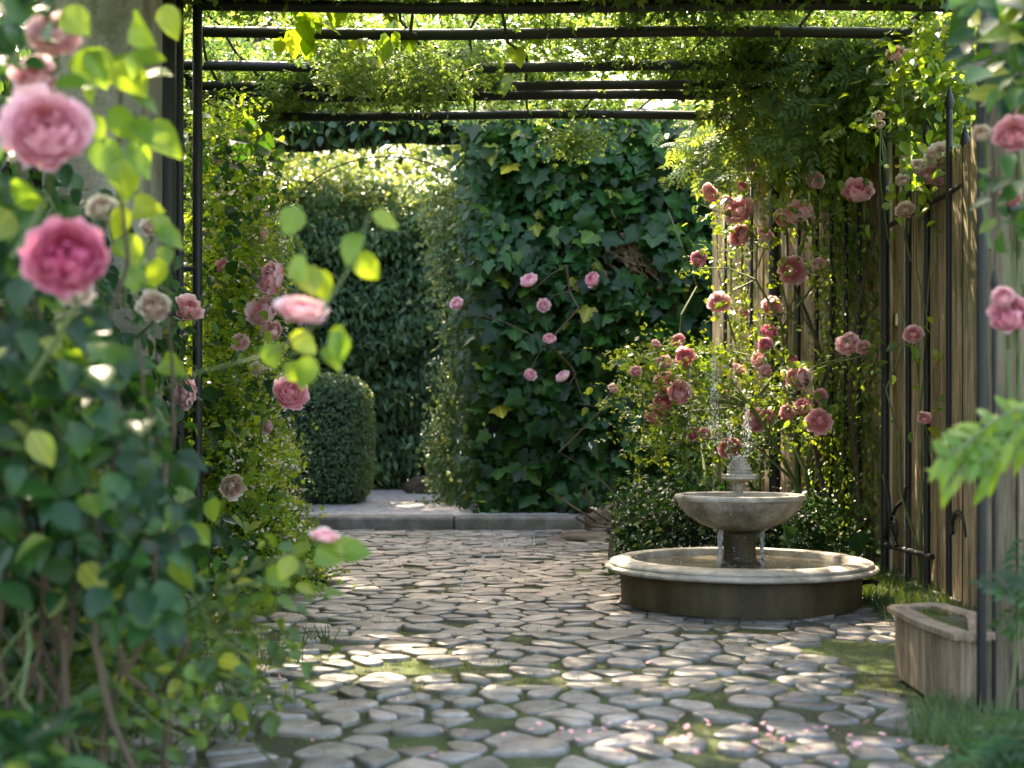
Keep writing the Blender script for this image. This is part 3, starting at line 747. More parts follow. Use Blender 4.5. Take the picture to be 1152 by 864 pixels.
# rear trees
def tree(x, y, h, cr, label, seed, nl=9000, mat=None, sz=(0.09, 0.2)):
    rs = np.random.default_rng(seed)
    t = thing('tree', (x, y, 0), label, 'tree', 'trees beyond the garden')
    m = MB(); top = Vector((x + rs.normal() * .3, y, h * 0.85))
    m.tube(wander((x, y, 0), top, 8, 0.15), list(np.linspace(0.16, 0.05, 9)), 9)
    cs = []
    for k in range(26):
        a = rs.random() * 6.28; e = rs.uniform(-0.5, 1.0); rr = cr * rs.uniform(0.45, 1.0)
        c = np.array([x + math.cos(a) * rr * math.cos(e * .9), y + math.sin(a) * rr * math.cos(e * .9), h * 0.72 + e * cr * 0.75])
        cs.append(c); m.tube(wander((x, y, h * rs.uniform(0.3, 0.65)), c, 5, 0.12), [0.06, 0.05, 0.04, 0.03, 0.02, 0.012], 5)
    m.build('trunk', M_bark, t)
    P, off = clumps(np.array(cs), nl // 26, np.array([cr * .24, cr * .24, cr * .17]), rs)
    n = len(P)
    scatter('crown', T_kite, P, nrm(nrm(off) * .5 + np.array([0, -.1, .7]) + rs.normal(size=(n, 3)) * .6), rand_dir(n, rs) + np.array([0, 0, -.4]), rs.uniform(sz[0], sz[1], n), mat or L_far, t, rs=rs)
tree(-3.6, 26.5, 8.6, 2.9, 'pale green tree beyond the tall hedge, left of the passage', 3)
tree(-0.4, 29, 9.2, 2.6, 'pale green tree rising over the middle of the passage', 4, 7000)
tree(3.9, 25, 7.6, 2.6, 'light green tree behind the ivy wall', 5)
tree(7.6, 17.5, 6.4, 2.4, 'sunlit tree outside the board fence on the right', 8, 8000, L_vine)
tree(6.3, 13.2, 5.2, 2.0, 'dense green tree just outside the low fence on the right', 15, 9000)
tree(-7.0, 18, 7.8, 2.8, 'broad tree behind the side hedge on the left', 12)

def shade_tree():  # added tree, crown out of view, keeps the sun off the court
    rs = np.random.default_rng(99); x, y = -5.8, 18.6
    t = thing('tree', (x, y, 0), 'added tall tree behind the left hedge, its unseen crown shading the court', 'tree', 'trees beyond the garden')
    m = MB(); m.tube(wander((x, y, 0), (x + 2.2, y - .3, 9), 8, .1), list(np.linspace(.22, .08, 9)), 9); cs = []
    for k in range(70):
        dy = rs.uniform(-3.2, 4.2); c = np.array([x + rs.uniform(-.8, 3.9 if dy < .5 else 5), y + dy, rs.uniform(7.6, 10.8)]); cs.append(c); m.tube(wander((x + 1.6, y - .2, rs.uniform(5.5, 8)), c, 5, .1), [.07, .05, .04, .03, .02, .01], 5)
    m.build('trunk', M_bark, t)
    P, off = clumps(np.array(cs), 150, np.array([.62, .62, .4]), rs); n = len(P)
    scatter('crown', T_kite, P, facing(n, (0, 0, 1), .6), rand_dir(n, rs), rs.uniform(.18, .34, n), L_far, t, rs=rs)
shade_tree()
# sunlit bush outside the lower fence, seen between the gate bars
t = thing('sunlit_bush', (4.0, 11.4, 0), 'bright yellow-green bush glowing between the gate bars above the lower fence', 'bush')
cs = np.stack([rng.uniform(3.2, 5.2, 110), rng.uniform(8.9, 13, 110), rng.uniform(1.0, 3.9, 110)], 1)
P, off = clumps(cs, 75, 0.2); n = len(P)
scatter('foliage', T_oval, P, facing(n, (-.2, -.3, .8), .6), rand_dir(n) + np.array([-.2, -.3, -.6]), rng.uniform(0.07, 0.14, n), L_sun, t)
m = MB()
for k in range(14): m.tube(wander((4.0, 11.4, 0), cs[k * 4], 6, .15), [.03, .028, .025, .02, .016, .012, .006], 5)
m.build('stems', M_bark, t)

# ------------------------------------------------------------------ vine over the pergola
t = thing('pergola_vine', (-2.3, 9.2, 0), 'yellow-green leafy vine spread over the iron pergola', 'vine')
rs = np.random.default_rng(31); cs = []
while len(cs) < 520:
    x, y = rs.uniform(-2.7, 2.8), rs.uniform(0.6, 11.2)  # near part lies out of view, added to shade the plants and cobbles
    nz = mnoise.noise(Vector((x * 0.9, y * 0.9, 1.7)))
    dens = 0.95 + 0.3 * nz
    if y > 7.9: dens = 0.5 + 0.9 * nz
    if y > 9.6: dens += 0.2
    # bare places in the vine let the sun down to the cobbles
    if -2.4 < x < -0.2 and 8.1 < y < 9.2: dens *= 0.08
    if -1.2 < x < 0.4 and 6.9 < y < 7.6: dens *= 0.15
    if -2.4 < x < -1.1 and 4.2 < y < 5.0: dens *= 0.2
    if x > 0.5 and y > 9.4: dens *= 0.25
    if y < 5.2 and x > -0.6: dens = 0
    if x > -0.2 and y > 7.9: dens *= 0.75
    if -0.9 < x and y > 9.9: dens *= 0.35
    if rs.random() < dens: cs.append((x, y, PZ + 0.08 + abs(rs.normal(0, 0.14))))
for k in range(230):      # extra growth out of view, added to shade the near court
    x, y = rs.uniform(-2.6, 2.0), rs.uniform(5.4, 8.1)
    if not (-1.1 < x < 0.3 and 6.9 < y < 7.5): cs.append((x, y, PZ + .1 + abs(rs.normal(0, .12))))
cs = np.array(cs)
P, off = clumps(cs, 95, np.array([0.2, 0.2, 0.085]), rs); n = len(P)
low = P[:, 1] > 7.2
P[:, 2] = np.where(P[:, 1] > 7.6, np.maximum(P[:, 2], PZ + .07 + .04 * rs.random(n)), np.maximum(P[:, 2], PZ - 0.12))
scatter('foliage', T_rose, P, facing(n, (0, 0, 1), .55), rand_dir(n) + np.array([0, -.2, -.4]), rng.uniform(0.08, 0.15, n), L_vine, t)
m = MB()
for k in range(12):
    x0 = random.uniform(-2.4, 2.6); m.tube(wander((x0, 1.2, PZ + .06), (x0 + random.gauss(0, .8), 10.8, PZ + .08), 12, .12), 0.011, 5)
for k in range(4): m.tube(wander((-2.48 + .03 * k, 9.9, 0), (-2.45, 9.9, PZ), 10, .05), 0.02, 6)
m.build('stems', M_bark, t)
# hanging tufts that drape on the far bars
hang = np.concatenate([poly_pts([(500, 0), (700, 60), (830, 90), (860, 30), (760, 5)], 20, 8.6, 10.4, rs), poly_pts([(230, 30), (420, 100), (520, 110), (560, 60), (300, 20)], 12, 8.4, 10.4, rs), poly_pts([(780, 20), (860, 90), (860, 10)], 10, 8.8, 9.8, rs), np.array([at(640, 160, 10.5), at(655, 150, 10.5), at(285, 140, 10), at(310, 100, 9.6)])])
hang[:, 2] = np.clip(hang[:, 2], PZ - 0.3, PZ + 0.3)
P, off = clumps(hang, 130, np.array([0.12, 0.1, 0.06]), rs); n = len(P)
scatter('hanging_foliage', T_rose, P, facing(n, (0, -.3, .8), .6), rand_dir(n) + np.array([0, -.2, -1]), rng.uniform(0.06, 0.11, n), L_vine, t)
big = np.array([at(335, 22, 8.2), at(345, 14, 8.2), at(325, 28, 8.2), at(405, 47, 8.4), at(438, 40, 8.4), at(448, 45, 8.4), at(360, 8, 8.1), at(560, 60, 8.8), at(610, 20, 8.4)])
P, off = clumps(big, 3, 0.07); n = len(P)
scatter('large_leaves', T_oval, P, facing(n, (0, -.9, .3), .3), rand_dir(n) * .5 + np.array([0, 0, -1]), rng.uniform(0.12, 0.2, n), L_fresh, t)

# wisteria-like mass at the upper right
t = thing('wisteria', (2.4, 10, 0), 'feathery bluish-green climber heaped over the corner of the tall fence', 'climber')
cs = np.concatenate([poly_pts([(815, 50), (870, 0), (1000, -30), (1040, 60), (985, 120), (930, 150), (870, 165), (825, 150)], 92, 9.0, 11),
                     poly_pts([(790, 140), (850, 140), (840, 185), (800, 180)], 6, 11, 12)])
cs[:, 0] = np.minimum(cs[:, 0], 2.9)
P, off = clumps(cs, 34, 0.16); n = len(P)
scatter('foliage', T_wist, P, facing(n, (-.1, -.6, .7), .45), rand_dir(n) * .6 + np.array([-.3, -.3, -.6]), rng.uniform(0.16, 0.3, n), L_wist, t)
m = MB()
for k in range(5): m.tube(wander((fl(y=9.6 + .2 * k, off=.2), 9.6 + .2 * k, 0), cs[k * 7], 9, .06), list(np.linspace(.022, .006, 10)), 6)
m.build('stems', M_bark, t)
# moss-like hanging skirt below it
cs = poly_pts([(880, 120), (985, 120), (985, 170), (930, 195), (880, 200)], 34, 9.5, 10.6); cs[:, 0] = np.minimum(cs[:, 0], fl(y=cs[:, 1], off=.06))
P, off = clumps(cs, 60, np.array([.07, .1, .16])); n = len(P)
scatter('skirt', T_long, P, facing(n, (-.6, -.8, .2), .4), rand_dir(n) * .3 + np.array([0, 0, -1]), rng.uniform(0.06, 0.12, n), L_rose, t)

# creeping growth hanging on the tall fence
t = thing('fence_creeper', (2.3, 10.8, 0), 'fine mossy creeper hanging down the tall board fence', 'creeper')
cs = np.concatenate([poly_pts([(925, 200), (990, 250), (990, 420), (940, 420), (930, 330)], 34, 9.5, 10.2),
                     poly_pts([(915, 440), (990, 430), (990, 625), (925, 620)], 60, 9.5, 10.4),
                     poly_pts([(845, 200), (885, 200), (880, 420), (850, 440)], 10, 11.4, 12.1)])
cs[:, 1] = np.clip(cs[:, 1], 9.5, 12.2); cs[:, 2] = np.clip(cs[:, 2], 0.1, 3.3); cs[:, 0] = fl(y=cs[:, 1], off=.06 + .06 * rng.random(len(cs)))
P, off = clumps(cs, 70, np.array([.05, .12, .2])); n = len(P); P[:, 0] = np.minimum(P[:, 0], fl(y=P[:, 1], off=.03))
scatter('foliage', T_kite, P, facing(n, (-.9, -.5, .4), .5), rand_dir(n) * .4 + np.array([0, 0, -1]), rng.uniform(0.025, 0.055, n), L_rose, t)
m = MB()
for k in range(22):
    y = random.uniform(9.7, 12); z0 = random.uniform(0.3, 2.4); y2 = min(12.2, max(9.5, y + random.gauss(0, .35))); m.tube(wander((fl(y=y, off=.06), y, z0), (fl(y=y2, off=.06), y2, z0 + random.uniform(.4, 1.0)), 6, .02), 0.006, 4)
m.tube([at(942, 260, 9.9), at(955, 300, 9.7), at(965, 320, 9.6), at(985, 340, 9.2)], 0.008, 5)
m.build('stems', M_twig, t)
#==== ROSES
GR = 'climbing roses'
def small_leaves_around(P0, per, rad, parent, mat=L_rose, tpl=T_rose, sz=(0.07, 0.13), face=(-.1, -.5, .7), name='foliage'):
    P, off = clumps(P0, per, rad); n = len(P)
    P[:, 2] = np.maximum(P[:, 2], 0.03)
    return scatter(name, tpl, P, facing(n, face, .55), rand_dir(n) * .8 + np.array([0, -.2, -.5]), rng.uniform(sz[0], sz[1], n), mat, parent)

# right-hand climbing rose behind the fountain
t = thing('climbing_rose', (1.9, 10.7, 0), 'climbing rose with round pink blooms on the tall fence behind the fountain', 'rose bush', GR)
RB = [(808, 339, 11, 'pink'), (837, 351, 5, 'pink'), (869, 344, 10, 'pink'), (763, 383, 7, 'pink'), (738, 387, 5, 'pink'), (770, 401, 10, 'pink'), (748, 408, 8, 'peach'),
      (715, 417, 6, 'peach'), (752, 432, 14, 'pink'), (765, 441, 12, 'pink'), (746, 452, 10, 'pink'), (739, 467, 12, 'peach'), (833, 415, 8, 'pink'), (852, 403, 9, 'peach'), (860, 417, 7, 'pink'),
      (866, 372, 8, 'mag'), (861, 387, 7, 'mag'), (891, 403, 5, 'mag'), (897, 426, 11, 'peach'), (905, 424, 9, 'pink'), (923, 445, 7, 'pink'), (903, 457, 10, 'pink'), (886, 464, 8, 'pink'), (920, 475, 13, 'peach'),
      (850, 473, 12, 'pink'), (863, 469, 8, 'pink'), (817, 444, 5, 'rich'), (821, 504, 11, 'pink'), (791, 487, 6, 'pink'), (778, 488, 7, 'mag'), (953, 386, 12, 'pink'), (971, 391, 7, 'pink'),
      (799, 217, 10, 'pink'), (830, 235, 15, 'pink'), (819, 225, 6, 'pink'), (832, 265, 11, 'pink'), (861, 263, 8, 'pink'), (835, 209, 5, 'mag'), (845, 188, 5, 'mag'), (786, 291, 8, 'mag'),
      (897, 237, 15, 'pink'), (881, 244, 9, 'pink'), (965, 214, 15, 'pink'), (917, 203, 9, 'pink'), (892, 303, 14, 'peach'), (921, 297, 7, 'pink'), (862, 437, 4, 'cream'), (690, 437, 5, 'peach')]
m = MB(); pts = []
canes = []
for k in range(9):
    y = random.uniform(9.8, 11.6); a = (fl(y=y, off=.35), y, 0); y = random.uniform(9.8, 11.9); b = (fl(y=y, off=random.uniform(.2, .7)), y, random.uniform(1.8, 3.1))
    w = wander(a, b, 8, .14); canes.append(w); m.tube(w, list(np.linspace(.02, .007, 9)), 6)
allc = [p for w in canes for p in w]
for x, y, r, kd in RB:
    q = (x - 576) / 1450; d = min(10.9, 5.36 / (q + .2935)) - random.uniform(.55, 1.1); p = at(x, y, d); pts.append(p)
    root = min(allc, key=lambda q: (q - Vector(p) + Vector((0, 0, .15))).length)
    add_bloom(t, p, r / 1450 * d * 1.05, kd, stems=m, root=root)
m.build('stems', M_stemg, t)
cs = np.concatenate([np.array(pts) + rng.normal(0, .07, (len(pts), 3)) + np.array([0, .1, -.05]), poly_pts([(690, 380), (840, 380), (880, 440), (860, 520), (780, 530), (700, 500)], 34, 9.8, 10.6)])
cs[:, 0] = np.minimum(cs[:, 0], fl(y=cs[:, 1], off=.25))
small_leaves_around(cs, 15, .1, t, L_rose, T_rose, (.05, .09))
cs = poly_pts([(720, 430), (800, 400), (850, 440), (900, 540), (760, 540)], 34, 10.2, 11); small_leaves_around(cs, 24, .09, t, L_ivy, T_rose, (.06, .11), name='dark_foliage')
cs = np.array(pts) + rng.normal(0, .05, (len(pts), 3)) + np.array([0, .06, -.03]); small_leaves_around(cs, 9, .07, t, L_rose, T_oval, (.05, .09), name='rose_leaves')
yl = np.array([at(x, y, 10) for x, y in ((724, 405), (716, 400), (733, 418), (795, 393), (803, 398), (820, 395), (790, 440), (782, 452), (700, 399), (745, 480), (735, 490), (757, 484))])
small_leaves_around(yl, 12, .05, t, L_fresh, T_rose, (.06, .1), name='bright_leaves')

# rose threading the ivy wall
t = thing('climbing_rose', (0.8, 14.3, 0), 'thin climbing rose with scattered pink blooms on the dark ivy wall', 'rose bush', GR)
m = MB(); w = wander((0.9, 14.3, 0), (0.6, 14.2, 2.9), 10, .2); m.tube(w, .012, 5)
for x, y, r in ((595, 315, 9), (666, 314, 8), (612, 343, 7), (618, 381, 6.5), (597, 421, 6.5), (633, 423, 7.5), (513, 341, 7)):
    p = at(x, y, 14.15); add_bloom(t, p, r / 1450 * 14.15, 'pink', stems=m, root=min(w, key=lambda q: (q - Vector(p)).length))
m.build('stems', M_twig, t)

# ------------------------------------------------------------------ left: rose on the far trellis post
t = thing('climbing_rose', (-2.1, 9.2, 0), 'small-leaved climbing rose with pale pink blooms around the slim pergola post', 'rose bush', GR)
polyB = [(225, 122), (270, 122), (298, 200), (305, 300), (306, 420), (316, 520), (335, 600), (355, 690), (290, 700), (235, 640), (215, 500)]
cs = poly_pts(polyB, 130, 8.9, 10.2); small_leaves_around(cs, 42, .1, t, L_rose, T_rose, (.05, .1), face=(.2, -.5, .7))
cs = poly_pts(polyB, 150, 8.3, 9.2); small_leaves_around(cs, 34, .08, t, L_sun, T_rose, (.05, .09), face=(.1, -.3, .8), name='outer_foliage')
cs = poly_pts(polyB, 120, 8.2, 10); small_leaves_around(cs, 10, .1, t, L_teal, T_oval, (.07, .13), name='large_leaves')
cs = poly_pts(polyB, 60, 8.0, 9); small_leaves_around(cs, 6, .1, t, L_fresh, T_oval, (.05, .1), name='bright_leaves')  # brighter front leaves, sunlight put into their green
P = poly_pts([(250, 150), (320, 200), (325, 440), (350, 600), (300, 660), (260, 520)], 900, 8.0, 9.4); n = len(P)
scatter('cream_flecks', T_kite, P, facing(n, (.2, -.5, .7), .6), rand_dir(n), rng.uniform(.018, .035, n), P_cream, t, r=np.ones(n))['kind'] = 'stuff'  # small cream flecks scattered over the foliage
m = MB()
for k in range(12): m.tube(wander((-2.2 + random.gauss(0, .12), 9.4 + random.gauss(0, .3), 0), (-2.2 + random.gauss(0, .2), 9.3, random.uniform(2.4, 3.6)), 10, .1), list(np.linspace(.02, .007, 11)), 5)
for x, y, r, kd, d in ((303, 313, 18, 'pink', 8.1), (294, 350, 16, 'peach', 8.2), (272, 310, 12, 'peach', 8.6), (305, 372, 11, 'peach', 8.3), (290, 274, 10, 'peach', 9), (262, 548, 13, 'cream', 8), (295, 236, 8, 'peach', 9), (275, 150, 7, 'peach', 9.4), (329, 440, 19, 'pink', 7.2), (212, 346, 15, 'peach', 7.2), (206, 443, 16, 'peach', 7.0), (318, 330, 6, 'cream', 8.5), (262, 160, 6, 'peach', 9.4), (285, 192, 8, 'cream', 8.9), (258, 215, 8, 'peach', 8.8), (298, 262, 7, 'peach', 8.7), (270, 385, 9, 'peach', 8.3), (288, 415, 7, 'cream', 8.3), (250, 300, 9, 'peach', 8.4), (300, 480, 7, 'peach', 8.3), (280, 232, 7, 'cream', 8.8), (246, 180, 6, 'peach', 9)):
    p = at(x, y, d); add_bloom(t, p, r / 1450 * d, kd, stems=m, root=p + np.array([-.25, .35, -.3]))
m.build('stems', M_stemg, t)

# backing mass of the left border
t = thing('border_shrub', (-2.6, 6.5, 0), 'dense dark shrub filling the left border behind the near rose', 'shrub')
core_blob('shade_core', (-3.5, 3.2, 0), (-2.5, 9.6, 2.0), M_core, t, .18, .3)
cs = np.stack([rng.uniform(-2.7, -1.6, 900), rng.uniform(4.0, 9.5, 900), rng.uniform(.1, 2.0, 900)], 1)
cs = cs[(cs[:, 0] < -0.285 * cs[:, 1] + 0.05) | (cs[:, 2] < 0.5)][:330]
P, off = clumps(cs, 34, .11); n = len(P); P[:, 2] = np.maximum(P[:, 2], .03)
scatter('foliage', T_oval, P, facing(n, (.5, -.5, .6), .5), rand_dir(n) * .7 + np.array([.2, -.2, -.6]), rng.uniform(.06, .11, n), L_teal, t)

# ------------------------------------------------------------------ near left rose, out of focus
t = thing('climbing_rose', (-1.25, 3.4, 0), 'big-leaved rose at the left edge with two large pink blooms and a stone pillar behind', 'rose bush', GR)
core_blob('shade_core', (-2.4, 3.1, 0), (-1.62, 4.0, 1.5), M_core, t, .12, .2)
P = np.concatenate([poly_pts([(-90, -70), (50, -70), (60, 40), (10, 110), (20, 220), (70, 330), (-90, 330)], 330, 2.9, 3.9),
                    poly_pts([(-90, 330), (120, 350), (150, 420), (180, 520), (205, 620), (190, 700), (130, 700), (80, 670), (-90, 650)], 860, 2.9, 4.1),
                    poly_pts([(110, 420), (165, 400), (190, 480), (235, 620), (200, 650), (140, 560)], 60, 3.6, 4.6)]); n = len(P)
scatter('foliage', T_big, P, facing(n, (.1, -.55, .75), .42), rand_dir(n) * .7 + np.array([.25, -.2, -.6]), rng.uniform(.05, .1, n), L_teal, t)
P = np.concatenate([poly_pts([(80, 60), (170, 40), (165, 190), (100, 200)], 14, 3.2, 3.6), poly_pts([(120, 220), (190, 230), (200, 300), (130, 310)], 14, 3.4, 4.2), poly_pts([(0, 200), (110, 330), (220, 600), (0, 500)], 40, 3.2, 4.2)]); n = len(P)
scatter('bright_leaves', T_big, P, facing(n, (.1, -.6, .6), .4), rand_dir(n) * .5 + np.array([.2, 0, -.8]), rng.uniform(.06, .1, n), L_fresh, t)  # backlit leaves, their glow put into the brighter leaf colour
lf = np.array([at(x, y, d) for x, y, d in ((85, 60, 3.2), (100, 55, 3.2), (128, 70, 3.3), (145, 65, 3.3), (122, 122, 3.3), (150, 135, 3.3), (165, 140, 3.3), (108, 158, 3.2), (130, 180, 3.2), (70, 10, 3.0), (150, 20, 3.2), (185, 5, 3.5), (150, 233, 3.4), (143, 262, 3.4), (176, 256, 3.6), (183, 405, 3.6), (12, 205, 3), (60, 95, 3))]); n = len(lf)
scatter('sprig_leaves', T_big, lf, facing(n, (0, -.8, .3), .25), rand_dir(n) * .4 + np.array([.5, 0, -.5]), rng.uniform(.085, .11, n), L_fresh, t)
m = MB()
for k in range(12): m.tube(wander((-1.25 + random.gauss(0, .14), 3.4 + random.gauss(0, .25), 0), at(random.uniform(-40, 200), random.uniform(-60, 600), random.uniform(3.2, 3.9)), 9, .05), list(np.linspace(.011, .004, 10)), 6)
m.build('canes', M_twig, t); m = MB()
for k in range(16): m.tube(wander((-1.2 + random.gauss(0, .25), 3.5 + random.gauss(0, .3), 0), (-1.2 + random.gauss(0, .3), 3.4 + random.gauss(0, .3), random.uniform(.3, .8)), 5, .05), .004, 4)
for x, y, r, kd, d, v in ((52, 145, 42, 'rich', 2.75, 1), (75, 289, 40, 'hot', 2.7, 0), (60, 35, 26, 'peach', 3.1, 2), (40, 85, 22, 'pink', 3.2, 1), (115, 232, 15, 'cream', 3.5, 2), (173, 344, 16, 'cream', 4.2, 1), (85, 325, 18, 'cream', 3, 1), (170, 255, 10, 'cream', 4.3, 1), (150, 497, 11, 'cream', 4, 1)):
    p = at(x, y, d); add_bloom(t, p, r / 1450 * d, kd, face=(.25, -1, .25 if v < 2 else .5), var=v, stems=m, root=p + np.array([-.15, .2, -.25]))
# the spray that reaches out over the path
m.tube([at(120, 470, 3.6), at(220, 420, 3.3), at(300, 400, 3.1), at(350, 370, 3.0)], [.004, .004, .003, .003], 6)
m.tube([at(350, 370, 3.0), at(375, 330, 3.0), at(400, 290, 3.0), at(415, 240, 3.0)], [.004, .004, .003, .002], 6)
p = at(340, 346, 3.0); add_bloom(t, p, 27 / 1450 * 3.0, 'peach', face=(.2, -.5, .9), var=2, squash=.6)
m.tube([at(200, 700, 3.6), at(260, 650, 3.4), at(330, 620, 3.3), at(365, 608, 3.3)], [.004, .004, .003, .002], 6)
p = at(366, 602, 3.3); add_bloom(t, p, 14 / 1450 * 3.3, 'peach', face=(.2, -.3, .9), var=1, squash=.6)
m.build('stems', M_stemg, t)
lf = np.array([at(x, y, d) for x, y, d in ((418, 240, 3), (405, 262, 3), (398, 285, 3), (342, 298, 3), (355, 303, 3), (330, 290, 3), (375, 372, 3), (365, 390, 3.05), (350, 400, 3.1), (385, 365, 3), (320, 410, 3.1), (336, 232, 3.1), (300, 385, 3.1), (325, 378, 3.05), (370, 612, 3.3), (385, 620, 3.3), (355, 618, 3.3), (330, 625, 3.3), (300, 640, 3.4), (240, 560, 3.5), (200, 575, 3.5), (215, 590, 3.5))]); n = len(lf)
scatter('spray_leaves', T_big, lf, facing(n, (0, -.9, .35), .25), rand_dir(n) * .5 + np.array([.3, 0, -.5]), rng.uniform(.055, .085, n), L_fresh, t)

# low trailing plant over the cobbles, lower left
t = thing('trailing_plant', (-0.95, 4.1, 0), 'loose trailing plant spilling over the cobbles in the lower left corner', 'plant')
m = MB(); cs = []
for k in range(22):
    a = np.array([-1.45 + random.gauss(0, .15), 3.9 + random.gauss(0, .5), .05]); b = at(random.uniform(170, 370), random.uniform(620, 850), random.uniform(3.2, 4.6)); b[2] = max(b[2], .04)
    w = wander(a, b, 7, .06); w = [Vector((p.x, p.y, max(.02, p.z + .12 * math.sin(math.pi * i / 7)))) for i, p in enumerate(w)]
    m.tube(w, .003, 4); cs += [np.array(p) for p in w[2:]]
m.build('stems', M_stemg, t)
P, off = clumps(np.array(cs), 5, .05); n = len(P); P[:, 2] = np.maximum(P[:, 2], .02)
scatter('foliage', T_oval, P, facing(n, (0, -.3, .9), .45), rand_dir(n) * .8 + np.array([.2, -.2, -.2]), rng.uniform(.035, .075, n), L_rose, t)
# teal leafy clump, bottom-left corner
t = thing('leafy_clump', (-1.0, 2.75, 0), 'low clump of bluish-green leaves in the bottom left corner', 'plant')
P = poly_pts([(-60, 800), (60, 805), (110, 850), (120, 920), (-60, 920)], 150, 2.5, 3); n = len(P); P[:, 2] = np.maximum(P[:, 2], .03)
scatter('foliage', T_long, P, facing(n, (0, -.3, .9), .3), rand_dir(n) + np.array([0, -.4, 0]), rng.uniform(.08, .13, n), L_teal, t)
m = MB()
for k in range(20): m.tube([(-1.0, 2.75, 0), P[k * 3]], .003, 4)
m.build('stems', M_stemg, t)

# ground cover spreading from the left rose on to the stones
t = tag(scatter('ground_cover', T_rose, *(lambda P: (P, facing(len(P), (0, -.2, 1), .45), rand_dir(len(P))))(
    (lambda c: (lambda q: np.stack([q[:, 0], q[:, 1], np.maximum(.02, q[:, 2])], 1))(clumps(c, 30, np.array([.09, .12, .035]))[0]))(
        np.array([(path_l(y) - .12 - abs(random.gauss(0, .28)), y, .06 + .04 * random.random()) for y in np.random.default_rng(4).uniform(4.6, 13, 330)]))), rng.uniform(.03, .065, 330 * 30), L_rose), kind='stuff')
# ------------------------------------------------------------------ shrubs at the foot of the fence
t = thing('low_shrub', (1.3, 9.7, 0), 'low small-leaved shrub with tiny pale flecks right behind the fountain', 'shrub')
core_blob('shade_core', (0.75, 9.5, 0), (2.2, 10.0, .32), M_core, t, .1, .12)
cs = poly_pts([(700, 560), (760, 540), (800, 560), (940, 570), (985, 610), (985, 640), (700, 640)], 190, 9.2, 9.9); cs[:, 2] = np.clip(cs[:, 2], .05, .6)
P, off = clumps(cs, 40, .07); n = len(P); P[:, 2] = np.maximum(P[:, 2], .03)
scatter('foliage', T_oval, P, facing(n, (0, -.5, .8), .5), rand_dir(n), rng.uniform(.03, .06, n), L_ivy, t)
P = poly_pts([(700, 570), (985, 590), (985, 620), (700, 620)], 90, 9.1, 9.3); n = len(P)
scatter('cream_flecks', T_kite, P, facing(n, (0, -.5, .8), .4), rand_dir(n), rng.uniform(.02, .035, n), P_cream, t, r=np.ones(n))['kind'] = 'stuff'
P = np.array([at(885, 602, 9), at(893, 596, 9), at(855, 597, 9.1), at(960, 605, 9), at(965, 598, 9), at(888, 590, 9)]); n = len(P)
scatter('broad_leaves', T_ivy, P, facing(n, (0, -.8, .6), .2), rand_dir(n) * .3 + np.array([0, 0, -1]), rng.uniform(.12, .16, n), L_teal, t)
# bare brown twigs and sword leaf by the step
t = thing('bare_shrub', (1.05, 12.6, 0), 'bare brown woody shrub with forked twigs between the step and the fountain', 'shrub')
m = MB()
for k in range(8):
    w = wander((1.0 + random.gauss(0, .1), 12.5, 0), (1.0 + random.gauss(-.05, .42), 12.5 + random.gauss(0, .3), random.uniform(.3, .95)), 6, .08); m.tube(w, list(np.linspace(.022, .005, 7)), 6)
m.build('branches', M_twig, t)
t = thing('iris_plant', (1.05, 10.8, 0), 'tall narrow green sword leaves standing beside the bare twiggy shrub', 'plant')
m = MB()
for a, b, s in ((718, 528, 1), (712, 548, .8), (724, 552, .7)):
    q = at(a, b, 10.8); V = []; 
    for i in range(8):
        f = i / 7; c = Vector((1.03, 10.8, 0)).lerp(Vector(q), f) + Vector((.03 * math.sin(f * 3), 0, 0)); wd = .022 * math.sin(math.pi * (0.15 + .85 * f) ) ** .7 if f < 1 else 0.001
        V += [(c.x - wd, c.y, c.z), (c.x, c.y + .008, c.z), (c.x + wd, c.y, c.z)]
    m.add(V, [(i * 3 + j, i * 3 + j + 1, i * 3 + j + 4, i * 3 + j + 3) for i in range(7) for j in (0, 1)], .6)
m.build('leaves', L_fresh, t)
def rock(name, c, s, label, seed, mat=M_rock):
    import bmesh
    bm = bmesh.new(); bmesh.ops.create_icosphere(bm, subdivisions=4, radius=1)
    for v in bm.verts:
        d = v.co.copy(); k = 1 + .3 * mnoise.noise(d * 1.4 + Vector((seed, 0, 0))) + .1 * mnoise.noise(d * 4 + Vector((seed, 5, 0))); v.co = Vector((d.x * s[0], d.y * s[1], d.z * s[2])) * k
    me = bpy.data.meshes.new(name); bm.to_mesh(me); bm.free(); me.materials.append(mat); me.polygons.foreach_set('use_smooth', np.ones(len(me.polygons), bool))
    o = bpy.data.objects.new(name, me); o.location = c; COL.objects.link(o); return tag(o, label, 'rock', 'rocks by the step')
rock('rock', (1.15, 13.1, .04), (.45, .35, .3), 'big brown rock at the right end of the step under the bare twigs', 1)
rock('rock', (.75, 12.5, .0), (.4, .3, .1), 'flat brown rock lying in front of the step end', 5)
rock('rock', (1.5, 12.0, .02), (.35, .3, .28), 'brown boulder half hidden in shade behind the fountain', 8)
rock('rock', (-1.15, 19.2, .22), (.42, .25, .22), 'low grey boulder at the foot of the far tall hedge', 11)

